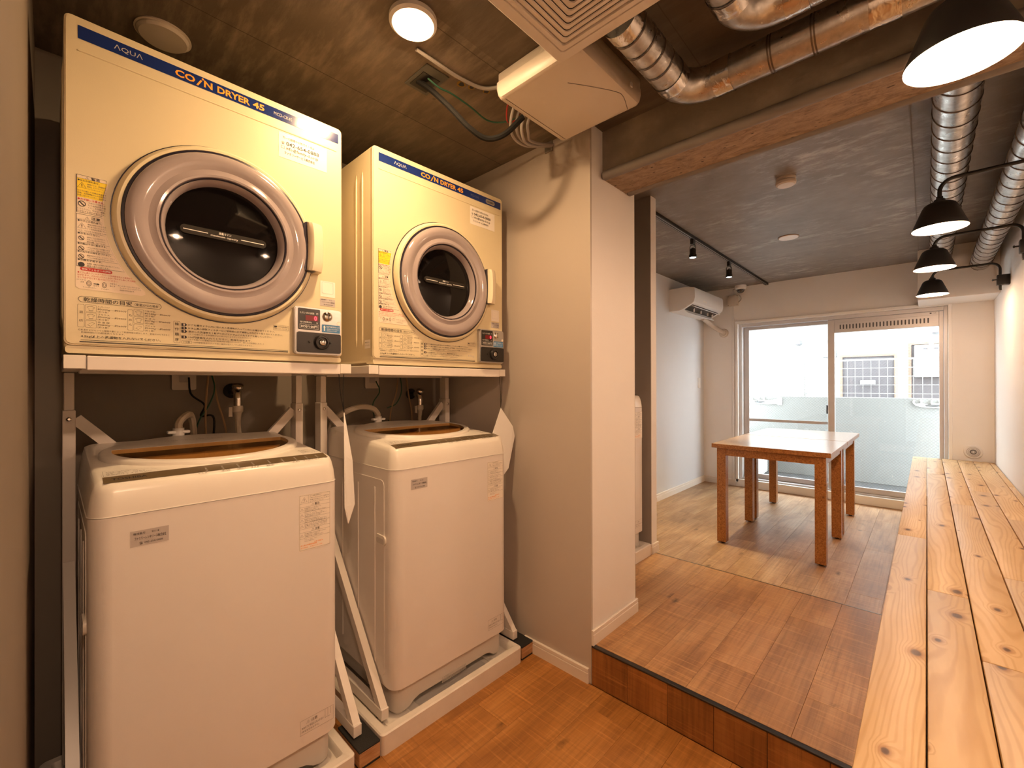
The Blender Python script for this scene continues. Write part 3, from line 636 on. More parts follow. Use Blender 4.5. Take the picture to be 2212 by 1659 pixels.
    for i, s_ in enumerate(('いでください。やけど、感電、', 'けがをする恐れがあります。')): text(soft, f, D2, s_, 0.0212, 0.3235-i*0.0052, 0.046, 0.0038)
    text(ink, f, D2, '●やけどの恐れあり。', 0.0215, 0.2965, 0.040, 0.0045, 0.01); tri_sign(ink, f, D2, 0.0285, 0.2870, 0.0075, 0.0006)
    for i, s_ in enumerate(('運転が終わってから衣', '類を取り出してください。', 'ドアの内部が高温になっ')): text(soft, f, D2, s_, 0.0375, 0.2905-i*0.0050, 0.031, 0.0036)
    text(soft, f, D2, 'ており、やけどをする恐れがあります。', 0.0212, 0.2748, 0.049, 0.0034)
    def sect(v, head, lines, sign=True, dark=False):
        text(ink, f, D2, head, 0.0215, v, min(0.0045*len(head), edge(v)-0.030), 0.0043, 0.012)
        if dark: ink.plate(ellipse(0.0275, v-0.0085, 0.0055, 0.0055, 18), f, D2)
        else: no_sign(ink, f, D2, 0.0275, v-0.0085, 0.0050)
        for i, s_ in enumerate(lines): text(soft, f, D2, s_, 0.0365, v-0.0068-i*0.0050, min(0.0034*len(s_), edge(v-0.006)-0.042), 0.0036)
    sect(0.2680, '●水をかけない。', ('本体やドラムに水をかけたり、', '水洗いをしないでください。', '感電や漏電、ショートによる'))
    sect(0.2450, '●衣類は十分に脱水する。', ('しずくのたれるような衣類を入れな', 'いでください。感電の恐れがあります。'))
    sect(0.2270, '●火気や引火物を近づけない。', ('運転中はベンジン、シンナー、ガソリ', 'ンなどの引火物を近づけないでください。'))
    sect(0.2085, '●衣類を確認する。', ('金属類、金属片は衣類から取り除いてください。', '感電の恐れがあります。'), dark=True)
    red2.plate(rrect(0.0255, 0.079, 0.1865, 0.1945, 0.0038, 4), f, D1+0.0003)
    for i, s_ in enumerate(('●ドラム奥のフィルターカバーの中央部を引くと本体から', '　はずれます。爪を引いてフィルターをはずし糸くずの掃除', '　をして必ず元どおり取り付けてください。')): text(red, f, D2, s_, 0.0215, 0.1800-i*0.0056, (0.093, 0.099, 0.068)[i], 0.0042)
    for x in (0.040, 0.0655): frame_line(ink, f, D2, ellipse(x, 0.1590, 0.0042, 0.0065, 16), 0.0008); frame_line(ink, f, D2, ellipse(x, 0.1590, 0.0022, 0.004, 12), 0.0006)
    rect(ink, f, D2, 0.0475, 0.054, 0.1585, 0.1602); ink.poly([f(0.054, 0.157, D2), f(0.0575, 0.15935, D2), f(0.054, 0.1617, D2)], [(0, 1, 2)])
    for s_, x, v, w_ in (('[メツマリ]', 0.0205, 0.1635, 0.014), ('文字', 0.026, 0.1590, 0.006), ('フィルターカバー', 0.030, 0.1480, 0.022), ('フィルター', 0.060, 0.1480, 0.013), ('はずす', 0.0475, 0.1535, 0.009), ('爪を引く', 0.075, 0.1625, 0.012), ('糸くず', 0.075, 0.1570, 0.009), ('※フィルターに糸くずがたまると', 0.089, 0.1600, 0.040), ('フィルターカバーの[メツマリ]', 0.092, 0.1550, 0.038), ('の文字が浮き出ます。', 0.092, 0.1500, 0.027)): text(soft, f, D2, s_, x, v, w_, 0.0034)
    wi = B(); text(wi, f, D2+0.0002, '排気フィルターの掃除', 0.0285, 0.1880, 0.048, 0.0050, 0.012); wi.build('banner_lettering', 'white_ink', lbl, 0)
    red2.build('red_banner', 'red_ink', lbl, 0); red.build('red_lettering', 'red_ink', lbl, 0)
    # drying time guide and directions
    frame_line(ink, f, D2, rrect(0.0225, 0.1695, 0.1150, 0.1290, 0.0068, 5), 0.0007); text(ink, f, D2, '乾燥時間の目安', 0.031, 0.1170, 0.083, 0.0100, 0.008); text(ink, f, D2, '（室温20℃の場合）', 0.119, 0.1180, 0.046, 0.0068, 0.0)
    frame_line(soft, f, D2, rrect(0.0215, 0.0325, 0.0585, 0.1105, 0.002, 3), 0.0005); frame_line(soft, f, D2, rrect(0.1060, 0.1160, 0.0585, 0.1080, 0.002, 3), 0.0005)
    for s_, v in (('混', 0.090), ('紡', 0.071)): text(soft, f, D2, s_, 0.0240, v, 0.0062, 0.0055)
    for s_, v in (('も', 0.092), ('め', 0.081), ('ん', 0.070)): text(soft, f, D2, s_, 0.1080, v, 0.0060, 0.0055)
    rows = ((0.0338, (('カッターシャツ', '約200g····約30分', '（約５枚）'), ('ブラウス', '約200g····約30分', '（約８枚）'), ('作 業 服', '約800g····約60分', '（約３着）'))), (0.1170, (('下着(半袖)', '約130g····約60分', '（約６枚）'), ('タ オ ル', '約70g····約60分', '（約15枚）'), ('パジャマ', '約500g····約60分', '（約１着）'))))
    for u0, items in rows:
        for k, (a_, b_, c_) in enumerate(items):
            v = 0.0945-k*0.0178; frame_line(soft, f, D2, rrect(u0, u0+0.0185, v-0.0005, v+0.0160, 0.002, 3), 0.0004)
            # little garment outline
            s = u0+0.0093; h = v+0.0078; o = [(-0.0065, 0.003), (-0.002, 0.005), (0.002, 0.005), (0.0065, 0.003), (0.005, 0.0), (0.0035, 0.001), (0.0035, -0.0055), (-0.0035, -0.0055), (-0.0035, 0.001), (-0.005, 0.0)] if k < 2 else [(-0.006, -0.002), (0.002, 0.0045), (0.0065, 0.002), (-0.001, -0.005)]
            frame_line(soft, f, D2, [(s+x, h+y) for x, y in o], 0.0006)
            text(soft, f, D2, a_, u0+0.0205, v+0.0110, 0.020, 0.0042); text(soft, f, D2, b_, u0+0.0205, v+0.0050, 0.050, 0.0048, 0.006); text(soft, f, D2, c_, u0+0.0205, v-0.0003, 0.018, 0.0042)
    text(soft, f, D2, '◎室温およびセンイの種類や量によって乾燥時間は変化します。室温が10℃下がると', 0.0225, 0.0510, 0.163, 0.0040); text(soft, f, D2, '乾燥時間は10%程度長くなります。', 0.027, 0.0455, 0.074, 0.0040)
    text(ink, f, D2, '4.5kg以上の洗濯物を入れないでください。', 0.0265, 0.0345, 0.142, 0.0072, 0.008)
    rect(ink, f, D2, 0.0265, 0.466, 0.0295, 0.0305); rect(ink, f, D2, 0.0245, 0.466, 0.0248, 0.0272)
    frame_line(soft, f, D2, rrect(0.1935, 0.2070, 0.0350, 0.0900, 0.002, 3), 0.0005)
    for s_, v in (('操', 0.0790), ('作', 0.0660), ('順', 0.0530), ('序', 0.0395)): text(ink, f, D2, s_, 0.1960, v, 0.0085, 0.0078)
    dirs = ((0.0800, 'ドアを開きドラム内に他の人の洗濯物が入っていないか確かめてください。', 0.205, 1), (0.0715, 'ドラム奥の排気フィルターはご使用前に必ず掃除して元どおり取り付けてください。', 0.226, 2), (0.0630, '脱水した洗濯物を１枚ずつ広げてドラムに入れてドアを閉じてください。', 0.198, 3), (0.0570, '（ドアを閉じるとき洗濯物がはさまらないようにしてください。）', 0.142, 0), (0.0485, '100円硬貨を入れてください。乾燥を始めます。', 0.145, 4), (0.0430, '（ドアを開ければ運転は止まり乾燥状態を確かめられます。閉じれば再運転します。）', 0.176, 0))
    num = B()
    for v, s_, w_, n_ in dirs:
        text(soft if n_ == 0 else ink, f, D2, s_, 0.2245, v, w_, 0.0042 if n_ == 0 else 0.0052, 0.0 if n_ == 0 else 0.004)
        if n_:
            ink.poly([f(u, v+dv, D2) for u, dv in ((0.2095, -0.001), (0.2185, -0.001), (0.2215, 0.0025), (0.2185, 0.006), (0.2095, 0.006))], [(0, 1, 2, 3, 4)]); text(num, f, D2+0.0003, str(n_), 0.2135, v, 0.003, 0.005, 0.02)
    num.build('step_numbers', 'label_paper', lbl, 0)
    frame_line(soft, f, D2, rrect(0.2095, 0.2310, 0.0345, 0.0415, 0.0015, 3), 0.0005); text(soft, f, D2, 'ご注意', 0.2125, 0.0360, 0.015, 0.0044); text(soft, f, D2, '100円硬貨専用ですので他の硬貨は投入しても返却されません。', 0.2335, 0.0360, 0.140, 0.0042)
    frame_line(soft, f, D2, rrect(0.4255, 0.4680, 0.0880, 0.1030, 0.002, 3), 0.0005); rect(ink, f, D2, 0.428, 0.4355, 0.0965, 0.1010); text(soft, f, D2, '表示中は送風運転で', 0.4365, 0.0968, 0.029, 0.0040); text(soft, f, D2, '洗濯を冷ましています。', 0.429, 0.0905, 0.035, 0.0040)
    ink.build('printed_lettering', 'dark_ink', lbl, 0); soft.build('fine_lettering', 'soft_ink', lbl, 0)
    # service stickers
    b = B(); rect(b, f, D1, 0.441, 0.583, 0.6005, 0.6745); s1 = b.build('service_sticker', 'sticker_white', e, 0)
    b = B(); text(b, f, D2, '万一の故障やお気付きの点は', 0.452, 0.6570, 0.092, 0.0085); text(b, f, D2, '☎', 0.4485, 0.6410, 0.0085, 0.0085); text(b, f, D2, '042-654-0888', 0.462, 0.6405, 0.096, 0.0110, 0.012); frame_line(b, f, D2, [(0.4475, 0.6285), (0.457, 0.6285), (0.457, 0.6365), (0.4475, 0.6365)], 0.0006); text(b, f, D2, 'info@family-cl.co.jp', 0.462, 0.6250, 0.094, 0.0125, 0.008); text(b, f, D2, 'ファミリーサービス株式会社', 0.457, 0.6130, 0.088, 0.0085, 0.012); b.build('sticker_lettering', 'dark_ink', s1, 0)
    b = B(); rect(b, f, D1, 0.562, 0.609, 0.2060, 0.2560); s2 = b.build('square_sticker', 'sticker_white', e, 0)
    b = B(); frame_line(b, f, D2, rrect(0.567, 0.603, 0.2170, 0.2530, 0.004, 4), 0.0006); b.build('sticker_outline', 'sticker_grey', s2, 0)
    b = B(); rect(b, f, D1, 0.561, 0.609, 0.1770, 0.2010); s3 = b.build('serial_sticker', 'sticker_grey', e, 0)
    b = B(); text(b, f, D2, '機械番号　　92120', 0.565, 0.1950, 0.034, 0.0040); text(b, f, D2, 'ファミリーレンタリース株式会社', 0.566, 0.1870, 0.041, 0.0050, 0.01); text(b, f, D2, '☎ 042-654-0888', 0.572, 0.1800, 0.030, 0.0040); b.build('sticker_lettering', 'dark_ink', s3, 0)
    # coin box
    b = B(); b.prism(rrect(0.479, 0.622, 0.0215, 0.1640, 0.008, 4), f, -0.002, 0.014); b.prism(rrect(0.481, 0.620, 0.0235, 0.1620, 0.007, 4), f, 0.014, 0.017); cb = b.build('coin_box', 'silver', e, 25)
    b = B(); b.prism(rrect(0.4885, 0.5540, 0.0950, 0.1595, 0.003, 3), f, 0.017, 0.0180); dp = b.build('display', 'black_plastic', cb, 0)
    b = B(); rect(b, f, 0.0184, 0.510, 0.548, 0.1230, 0.1395); b.build('display_field', 'led_back', dp, 0)
    b = B(); text(b, f, 0.0188, '0', 0.5355, 0.1245, 0.0085, 0.0140, 0.02); b.build('display_digit', 'led_red', dp, 0)
    b = B(); text(b, f, 0.0184, 'ただいまの金額　円', 0.4935, 0.1430, 0.054, 0.0060); text(b, f, 0.0184, '残り時間(約)　　分', 0.4935, 0.1145, 0.054, 0.0060); text(b, f, 0.0184, '30分/100円', 0.4955, 0.1010, 0.050, 0.0085, 0.008); frame_line(b, f, 0.0184, [(0.493, 0.0985), (0.549, 0.0985), (0.549, 0.1120), (0.493, 0.1120)], 0.0005); b.build('display_lettering', 'white_ink', dp, 0)
    b = B(); b.lathe([(0.0155, 0.016), (0.0150, 0.020), (0.0120, 0.0235), (0.006, 0.0255), (0, 0.026)], f(0.5765, 0.1410, 0), ax, 28); cs = b.build('coin_slot', 'chrome', cb)
    b = B(); b.box(HX+0.015, HX+0.0265, 0.5755-DW/2, 0.5775-DW/2, 0.1310, 0.1520); b.build('slot', 'black_plastic', cs, 0)
    b = B(); b.prism(rrect(0.5595, 0.6170, 0.0915, 0.1160, 0.002, 3), f, 0.017, 0.0176); bl = b.build('coin_label', 'blue_label', cb, 0)
    b = B(); b.poly([f(u, v, 0.018) for u, v in ((0.5655, 0.096), (0.5690, 0.096), (0.5690, 0.107), (0.5710, 0.107), (0.5672, 0.1135), (0.5635, 0.107), (0.5655, 0.107))], [tuple(range(7))]); text(b, f, 0.018, '100円硬貨投入口', 0.573, 0.1070, 0.042, 0.0055); text(b, f, 0.018, '連続投入および追加で', 0.575, 0.1010, 0.038, 0.0034); text(b, f, 0.018, '延長投入もできます。', 0.575, 0.0955, 0.034, 0.0034); b.build('label_lettering', 'white_ink', bl, 0)
    b = B(); b.prism(rrect(0.4850, 0.6190, 0.0265, 0.0880, 0.006, 4), f, 0.016, 0.0205); kp = b.build('lock_plate', 'black_plastic', cb, 25)
    b = B(); b.lathe([(0.0225, 0.020), (0.0225, 0.026), (0.0200, 0.030), (0.0150, 0.031), (0.0135, 0.027), (0.0095, 0.027), (0.0095, 0.030)], f(0.557, 0.0590, 0), ax, 32); b.build('lock_bezel', 'black_plastic', kp)
    b = B(); b.lathe([(0.0092, 0.022), (0.0092, 0.0315), (0.0075, 0.0325), (0, 0.0325)], f(0.557, 0.0590, 0), ax, 24); lk = b.build('lock', 'chrome', kp)
    b = B(); frame_line(b, f, 0.0328, ellipse(0.557, 0.0590, 0.0055, 0.0055, 20), 0.0012); b.build('keyway', 'black_plastic', lk, 0)
    for u in (0.521, 0.585): b = B(); b.lathe([(0.0035, 0.020), (0.003, 0.023), (0, 0.0235)], f(u, 0.0590, 0), ax, 12); b.build('screw', 'black_plastic', kp)
    b = B(); b.plate(ellipse(0.6125, 0.1230, 0.0055, 0.0050, 20), f, 0.0176); b.build('round_sticker', 'sticker_white', cb, 0)
    return e, f
d1, fD = dryer(); d2 = copy_tree(d1)
Z_DRY = 1.244
d1.location = (-1.38-DD/2, 0.018+DW/2, Z_DRY); d2.location = (-1.38-DD/2, 0.760+DW/2, Z_DRY)
tag(d1, 'larger looking cream coin dryer beside the grey wall at left', 'dryer', 'coin dryers on stands')
tag(d2, 'cream coin dryer with 100V badge on its blue strip, between the other dryer and partition', 'dryer', 'coin dryers on stands')
b = B(); text(b, fD, 0.001, 'MCD-CK45', 0.428, 0.7175, 0.050, 0.0095); b.build('model_lettering', 'pale_ink', d1, 0)
b = B(); text(b, fD, 0.001, 'MCD-CK45', 0.445, 0.7175, 0.045, 0.0095); b.build('model_lettering', 'grey_ink', d2, 0)
b = B(); b.plate(rrect(0.530, 0.583, 0.7130, 0.7310, 0.008, 5), fD, 0.001); pl = b.build('voltage_badge', 'silver', d2, 0)
b = B(); text(b, fD, 0.0014, '100V専用', 0.537, 0.7165, 0.039, 0.0100, 0.01); b.build('badge_lettering', 'dark_ink', pl, 0)
b = B(); frame_line(b, fD, 0.0011, [(0.420, 0.035), (0.466, 0.035), (0.466, 0.062), (0.420, 0.062)], 0.0005); text(b, fD, 0.0011, '4.5kg', 0.427, 0.040, 0.034, 0.012); b.build('capacity_mark', 'pale_ink', d2, 0)
b = B(); g = lambda u, v, d: (u, -DW/2-d, v); rect(b, g, 0.0006, 0.215, 0.255, 0.055, 0.085); sl = b.build('side_sticker', 'sticker_white', d2, 0)
b = B(); text(b, g, 0.001, '機械番号 92121', 0.219, 0.074, 0.030, 0.004); text(b, g, 0.001, 'ファミリーレンタリース', 0.219, 0.063, 0.032, 0.005); b.build('sticker_lettering', 'dark_ink', sl, 0)

# ------------------------------------------------------------------ washing machines
WW, WD = 0.545, 0.545
def washer():
    e = empty('washing_machine'); HX, HY = WD/2, WW/2
    slope = lambda x: min((HX-x)/0.085, 1.0)*0.020+max(HX-x-0.085, 0)/(WD-0.085)*0.030                          # the top rises to the back
    def ring(z, inset, r, sl=0.0): return [(x, y, z+sl*slope(x)) for x, y in rrect(-HX+inset, HX-inset, -HY+inset, HY-inset, max(r-inset*0.5, 0.01), 6)]
    b = B(); b.rings([ring(0.098, 0.004, 0.04), ring(0.101, 0.0, 0.04), ring(0.838, 0.0, 0.04)]); cab = b.build('cabinet', 'appliance_white', e, 40)
    b = B(); b.rings([ring(0.8395, -0.0015, 0.04), ring(0.8405, 0.0, 0.04), ring(0.868, 0.003, 0.04, 0.4), ring(0.888, 0.008, 0.04, 0.8), ring(0.899, 0.013, 0.04, 1), ring(0.9035, 0.021, 0.04, 1), ring(0.904, 0.030, 0.04, 1), ring(0.904, 0.085, 0.04, 1)]); top = b.build('top_cover', 'appliance_top', e, 40)
    # recessed base with arched skirt and feet
    b = B(); ins = 0.016
    outl = rrect(-HX+ins, HX-ins, -HY+ins, HY-ins, 0.035, 6)
    def skirt(x, y):
        a = max(abs(x), abs(y)); lat = abs(y) if abs(x) > abs(y) else abs(x); return 0.018 if lat > 0.195 else 0.050
    # subdivide straight runs so the arch shows
    pts = []
    for (x0, y0), (x1, y1) in zip(outl, outl[1:]+outl[:1]):
        n = max(1, int(math.hypot(x1-x0, y1-y0)/0.02))
        for k in range(n): pts.append((x0+(x1-x0)*k/n, y0+(y1-y0)*k/n))
    def low(x, y):
        lat = abs(y) if abs(x) > abs(y) else abs(x); t = min(1, max(0, (0.215-lat)/0.05)); return 0.012+0.024*t*t*(3-2*t)
    b.rings([[(x*0.985, y*0.985, low(x, y)+0.002) for x, y in pts], [(x, y, low(x, y)) for x, y in pts], [(x, y, 0.0985) for x, y in pts]], False, False); bs = b.build('base', 'appliance_base', e, 50)
    for sx in (-1, 1):
        for sy in (-1, 1): b = B(); b.lathe([(0.018, 0.0), (0.020, 0.004), (0.020, 0.03)], (sx*(HX-0.045), sy*(HY-0.045), 0), n=16, cap0=True, cap1=True); b.build('foot', 'appliance_base', bs)
    b = B()
    for i in range(26): b.box(HX-ins-0.001, HX-ins+0.0012, -0.06+i*0.0045-0.0009, -0.06+i*0.0045+0.0009, 0.026, 0.046)
    b.build('air_grille', 'appliance_base', bs, 0)
    # lid: oval frame, smoked window, inner lid
    zt = lambda x, h: 0.904+slope(x)+h
    cx, A, Bb = -0.010, 0.216, 0.242
    N = 72; outer = ellipse(cx, 0, A, Bb, N); cut = -0.035
    inner = []
    for i in range(N):
        a = 2*PI*i/N; x, y = (A-0.020)*math.cos(a), (Bb-0.026)*math.sin(a)
        if x < cut+0.0: s_ = cut/x; x, y = cut, y*1.0 if False else y*0.93
        inner.append((cx+x, y))
    b = B(); R = lambda pts, h: [(x, y, zt(x, h)) for x, y in pts]
    sc2 = lambda pts, k: [(cx+(x-cx)*k, y*k) for x, y in pts]
    b.rings([R(sc2(outer, 1.0), -0.002), R(sc2(outer, 0.998), 0.006), R(sc2(outer, 0.985), 0.010), R(sc2(outer, 0.965), 0.0115), R(inner, 0.0115), R(inner, -0.002)], False, False); lid = b.build('lid', 'appliance_top', e, 40)
    b = B(); b.rings([R(sc2(inner, 0.998), 0.0098), R(sc2(inner, 0.998), 0.0110)]); b.build('lid_window', 'smoked_window', lid, 20)
    b = B(); b.poly([(x, y, zt(x, 0.0)) for x, y in inner], [list(range(N))]); b.build('lid_recess', 'dark_inside', lid, 0)
    half = [(0.182*math.cos(a), 0.190*math.sin(a)) for a in [-1.12+2.24*i/20 for i in range(21)]]
    b = B(); b.rings([[(x, y, zt(x, 0.0005)) for x, y in half], [(x, y, zt(x, 0.0088)) for x, y in half]]); il = b.build('inner_lid', 'tan_lid', lid, 20)
    b = B(); g = lambda u, v, d: (v, u, zt(v, d)); text(b, g, 0.0126, 'STAR CRYSTAL DRUM', -0.09, -0.125, 0.15, 0.012); b.build('lid_lettering', 'sticker_grey', lid, 0)
    # text laid on the top: u to the right, v away from the operator
    g = lambda u, v, d: (HX-0.0-v, u-HY, zt(HX-v, d))
    b = B(); b.poly([g(u, v, 0.0007) for u, v in ((0.026, 0.024), (0.52, 0.024), (0.52, 0.060), (0.30, 0.064), (0.24, 0.064), (0.026, 0.060))], [tuple(range(6))]); cs = b.build('control_strip', 'strip_brown', e, 0)
    b = B(); text(b, g, 0.0011, 'TOSHIBA', 0.040, 0.036, 0.062, 0.012, 0.02)
    for s_, u in (('ふろ水', 0.195), ('水位', 0.245), ('洗い', 0.280), ('すすぎ', 0.312), ('脱水', 0.350), ('予約', 0.415), ('コース', 0.445)): text(b, g, 0.0009, s_, u, 0.0235-0.010, 0.020, 0.0065)
    frame_line(b, g, 0.0012, ellipse(0.475, 0.020, 0.018, 0.008, 22), 0.0008); text(b, g, 0.0012, 'スタート', 0.464, 0.0175, 0.022, 0.005); b.build('control_lettering', 'dark_ink', cs, 0)
    b = B()
    for u in (0.215, 0.250, 0.285, 0.320, 0.360, 0.395, 0.43, 0.46, 0.49):
        for k in range(4): rect(b, g, 0.0011, u, u+0.004, 0.027+k*0.006, 0.0295+k*0.006)
    b.build('indicator_marks', 'pale_ink', cs, 0)
    b = B()
    frame_line(b, g, 0.0005, [(0.028, 0.064), (0.135, 0.064), (0.115, 0.088), (0.028, 0.105)], 0.0006)
    for i, s_ in enumerate(('使用水量と洗剤量のめやす', '洗濯物の量　水位　洗剤', '標準　念入り　つけおき', '柔軟剤はすすぎの前に')): text(b, g, 0.0005, s_, 0.033, 0.090-i*0.007, 0.045+i*0.012, 0.0042)
    for i, s_ in enumerate(('お願い', '洗濯物は片寄りなく', '入れてください', '防水性のものは洗わ', 'ないでください')): text(b, g, 0.0005, s_, 0.465, 0.108-i*0.009, 0.045, 0.0045)
    b.build('top_lettering', 'soft_ink', top, 0)
    # front labels
    f = lambda u, v, d: (HX+d, u-HY, v)
    b = B(); rect(b, f, 0.0006, 0.068, 0.136, 0.765, 0.800); s1 = b.build('rental_sticker', 'sticker_grey', e, 0)
    b = B(); text(b, f, 0.001, '機械番号　　92118', 0.073, 0.7905, 0.045, 0.0055); text(b, f, 0.001, 'ファミリーレンタリース株式会社', 0.075, 0.7790, 0.056, 0.0070, 0.015); text(b, f, 0.001, '☎ 042-654-0888', 0.083, 0.7685, 0.042, 0.0060); b.build('sticker_lettering', 'dark_ink', s1, 0)
    b = B(); b.plate(rrect(0.427, 0.517, 0.655, 0.814, 0.002, 2), f, 0.0004); s2 = b.build('warning_label', 'sticker_white', e, 0)
    b = B(); D2 = 0.0008; frame_line(b, f, D2, [(0.429, 0.657), (0.515, 0.657), (0.515, 0.812), (0.429, 0.812)], 0.0005)
    for v in (0.789, 0.779, 0.764, 0.748, 0.733, 0.717, 0.707, 0.690): rect(b, f, D2, 0.429, 0.515, v-0.0002, v+0.0002)
    tri_sign(b, f, D2, 0.4415, 0.799, 0.0085, 0.0006); rect(b, f, D2, 0.4530, 0.4534, 0.789, 0.812)
    for s_, v in (('警告', 0.7803), ('注意', 0.7083)): tri_sign(b, f, D2, 0.466, v+0.0035, 0.004, 0.0004); text(b, f, D2, s_, 0.471, v, 0.014, 0.0070, 0.01)
    for v in (0.768, 0.752, 0.737, 0.721, 0.694): tri_sign(b, f, D2, 0.4355, v+0.004, 0.0048, 0.0004)
    jp = ('設計上の標準使用期間を超えて', 'お使いいただきますと経年劣化', '感電や火災のおそれあり', '水につけたり水をかけたりしない', '脱水槽が完全に止まるまで手を入れない', '火気を近づけない　灯油ガソリン', '可燃物の付着した衣類は入れない', 'アルコール　ベンジン　シンナー', '子供などに使わせない', '電源は交流百ボルトで使う', '防水性のものは洗わない', '本体の下に手足を入れない')
    lines = [(0.8065, 0.457, 0.035), (0.8010, 0.457, 0.055), (0.7955, 0.457, 0.055), (0.7910, 0.457, 0.04)]
    for v0, v1 in ((0.7770, 0.7645), (0.7620, 0.7485), (0.7460, 0.7335), (0.7315, 0.7175), (0.7050, 0.6910), (0.6880, 0.6760)):
        v = v0-0.004
        while v > v1: lines.append((v, 0.4425, random.uniform(0.035, 0.070))); v -= 0.0042
    for i, (v, u, w_) in enumerate(lines): text(b, f, D2, jp[i % len(jp)], u, v, w_ if v > 0.69 else w_*0.75, 0.0030)
    b.build('label_lettering', 'soft_ink', s2, 0)
    b = B(); text(b, f, D2, '購入後の故障修理相談', 0.432, 0.6680, 0.045, 0.0042, 0.01); text(b, f, D2, '0120-1048-76', 0.470, 0.6725, 0.024, 0.0040, 0.01); text(b, f, D2, '受付時間　九時から十八時', 0.432, 0.6620, 0.060, 0.0034); b.build('orange_lettering', 'orange_print', s2, 0)
    b = B(); frame_line(b, f, D2, [(0.430, 0.135), (0.525, 0.135), (0.525, 0.176), (0.430, 0.176)], 0.0005); tri_sign(b, f, D2, 0.452, 0.166, 0.005, 0.0004); text(b, f, D2, '注意', 0.460, 0.162, 0.018, 0.0085); text(b, f, D2, '本体の下に手足などを入れない', 0.434, 0.150, 0.062, 0.0065); text(b, f, D2, '(手足を切るおそれ)', 0.434, 0.140, 0.048, 0.0060)
    rect(b, f, D2, 0.500, 0.5006, 0.150, 0.175); rect(b, f, D2, 0.508, 0.5086, 0.150, 0.175); rect(b, f, D2, 0.516, 0.5166, 0.155, 0.175); rect(b, f, D2, 0.500, 0.516, 0.150, 0.1506); b.build('caution_print', 'soft_ink', cab, 0)
    # embossed side panel and grip
    g2 = lambda u, v, d: (u, -HY-d, v)
    b = B(); b.prism(rrect(-0.20, 0.215, 0.13, 0.800, 0.02, 4), g2, -0.004, 0.0016); sp = b.build('side_panel', 'appliance_white', cab, 20)
    for u in (0.155, 0.035, -0.09): b = B(); b.tube([g2(u, 0.16, 0.001), g2(u, 0.77, 0.001)], 0.003, 6); b.build('side_rib', 'appliance_white', sp)
    b = B(); b.prism(rrect(0.165, 0.228, 0.580, 0.612, 0.012, 5), g2, -0.002, 0.006); gr = b.build('side_grip', 'appliance_top', cab, 30)
    b = B(); b.plate(rrect(0.172, 0.221, 0.583, 0.602, 0.008, 5), g2, 0.0064); b.build('grip_recess', 'appliance_base', gr, 0)
    # inlet on the back edge of the top
    b = B(); b.cyl((-0.245, -0.035, 0.93), (-0.245, -0.035, 0.985), 0.016, n=16); b.box(-0.258, -0.232, -0.065, -0.005, 0.967, 0.977, 0.003); b.build('water_inlet', 'plastic_white', e)
    return e
wA = washer(); wB = copy_tree(wA); wC = copy_tree(wA)
PAN_F = 0.045
wA.location = (-1.285-WD/2, 0.052+WW/2, PAN_F); wB.location = (-1.285-WD/2, 0.780+WW/2, PAN_F); wC.location = (-1.235-WD/2, 2.455-WW/2, Z_PLAT+PAN_F)
tag(wA, 'white top loading washing machine nearest the grey wall at left, under the larger dryer', 'washing machine', 'top loading washing machines')
tag(wB, 'white top loading washing machine beside the partition, standing whole on its pan', 'washing machine', 'top loading washing machines')
tag(wC, 'white washing machine mostly hidden in the niche behind the pale partition end', 'washing machine', 'top loading washing machines')

# ------------------------------------------------------------------ washing machine pans
def pan(w_, d_):
    e = empty('washer_pan'); hx, hy = d_/2, w_/2; H = 0.066
    b = B(); O = lambda i, z: [(x, y, z) for x, y in rrect(-hx+i, hx-i, -hy+i, hy-i, max(0.014-i*0.3, 0.004), 4)]
    b.rings([O(0, 0), O(0, H-0.004), O(0.004, H), O(0.026, H), O(0.030, H-0.004), O(0.034, 0.040), O(0.30, 0.038)]); tr = b.build('tray', 'pan_white', e, 40)
    b = B(); b.box(-0.14, hx-0.05, -0.15, 0.17, 0.0375, 0.0405, 0.001, 1); b.build('centre_well', 'appliance_base', tr, 0)
    for sx in (-1, 1):
        for sy in (-1, 1): b = B(); b.box(sx*(hx-0.095)-0.045, sx*(hx-0.095)+0.045, sy*(hy-0.095)-0.045, sy*(hy-0.095)+0.045, 0.038, 0.0445, 0.003, 2); b.build('foot_pad', 'pan_white', tr, 20)
    return e
pA = pan(0.655, 0.64); pB = copy_tree(pA); pC = copy_tree(pA)
pA.location = (-1.245-0.32, 0.628-0.3275, 0.0); pB.location = (-1.245-0.32, 0.714+0.3275, 0.0); pC.location = (-1.20-0.32, 2.475-0.3275, Z_PLAT)
tag(pA, 'white washer pan at the bottom edge of the picture, left of black topped block', 'washer pan', 'washing machine drip pans')
tag(pB, 'white washer pan under the washing machine beside the partition', 'washer pan', 'washing machine drip pans')
tag(pC, 'white washer pan inside the niche behind the pale partition end', 'washer pan', 'washing machine drip pans')
# stand blocks
def block_(name, y0, y1, label):
    e = empty(name, (-1.32, (y0+y1)/2, 0)); hy = (y1-y0)/2
    B().box(-0.075, 0.07, -hy, hy, 0.006, 0.050, 0.001, 1).build('wood', 'block_wood', e, 0)
    B().box(-0.075, 0.07, -hy, hy, 0.0, 0.006).build('base_pad', 'rubber', e, 0)
    B().box(-0.0755, 0.0705, -hy-0.0005, hy+0.0005, 0.050, 0.057, 0.0015, 1).build('top_pad', 'rubber', e, 0); tag(e, label, 'block', 'wooden stand blocks with black pads')
block_('support_block', 0.6415, 0.7105, 'wooden block with black rubber top between the two washer pans')
block_('support_block', 1.374, 1.448, 'wooden block with black rubber top against the partition skirting')

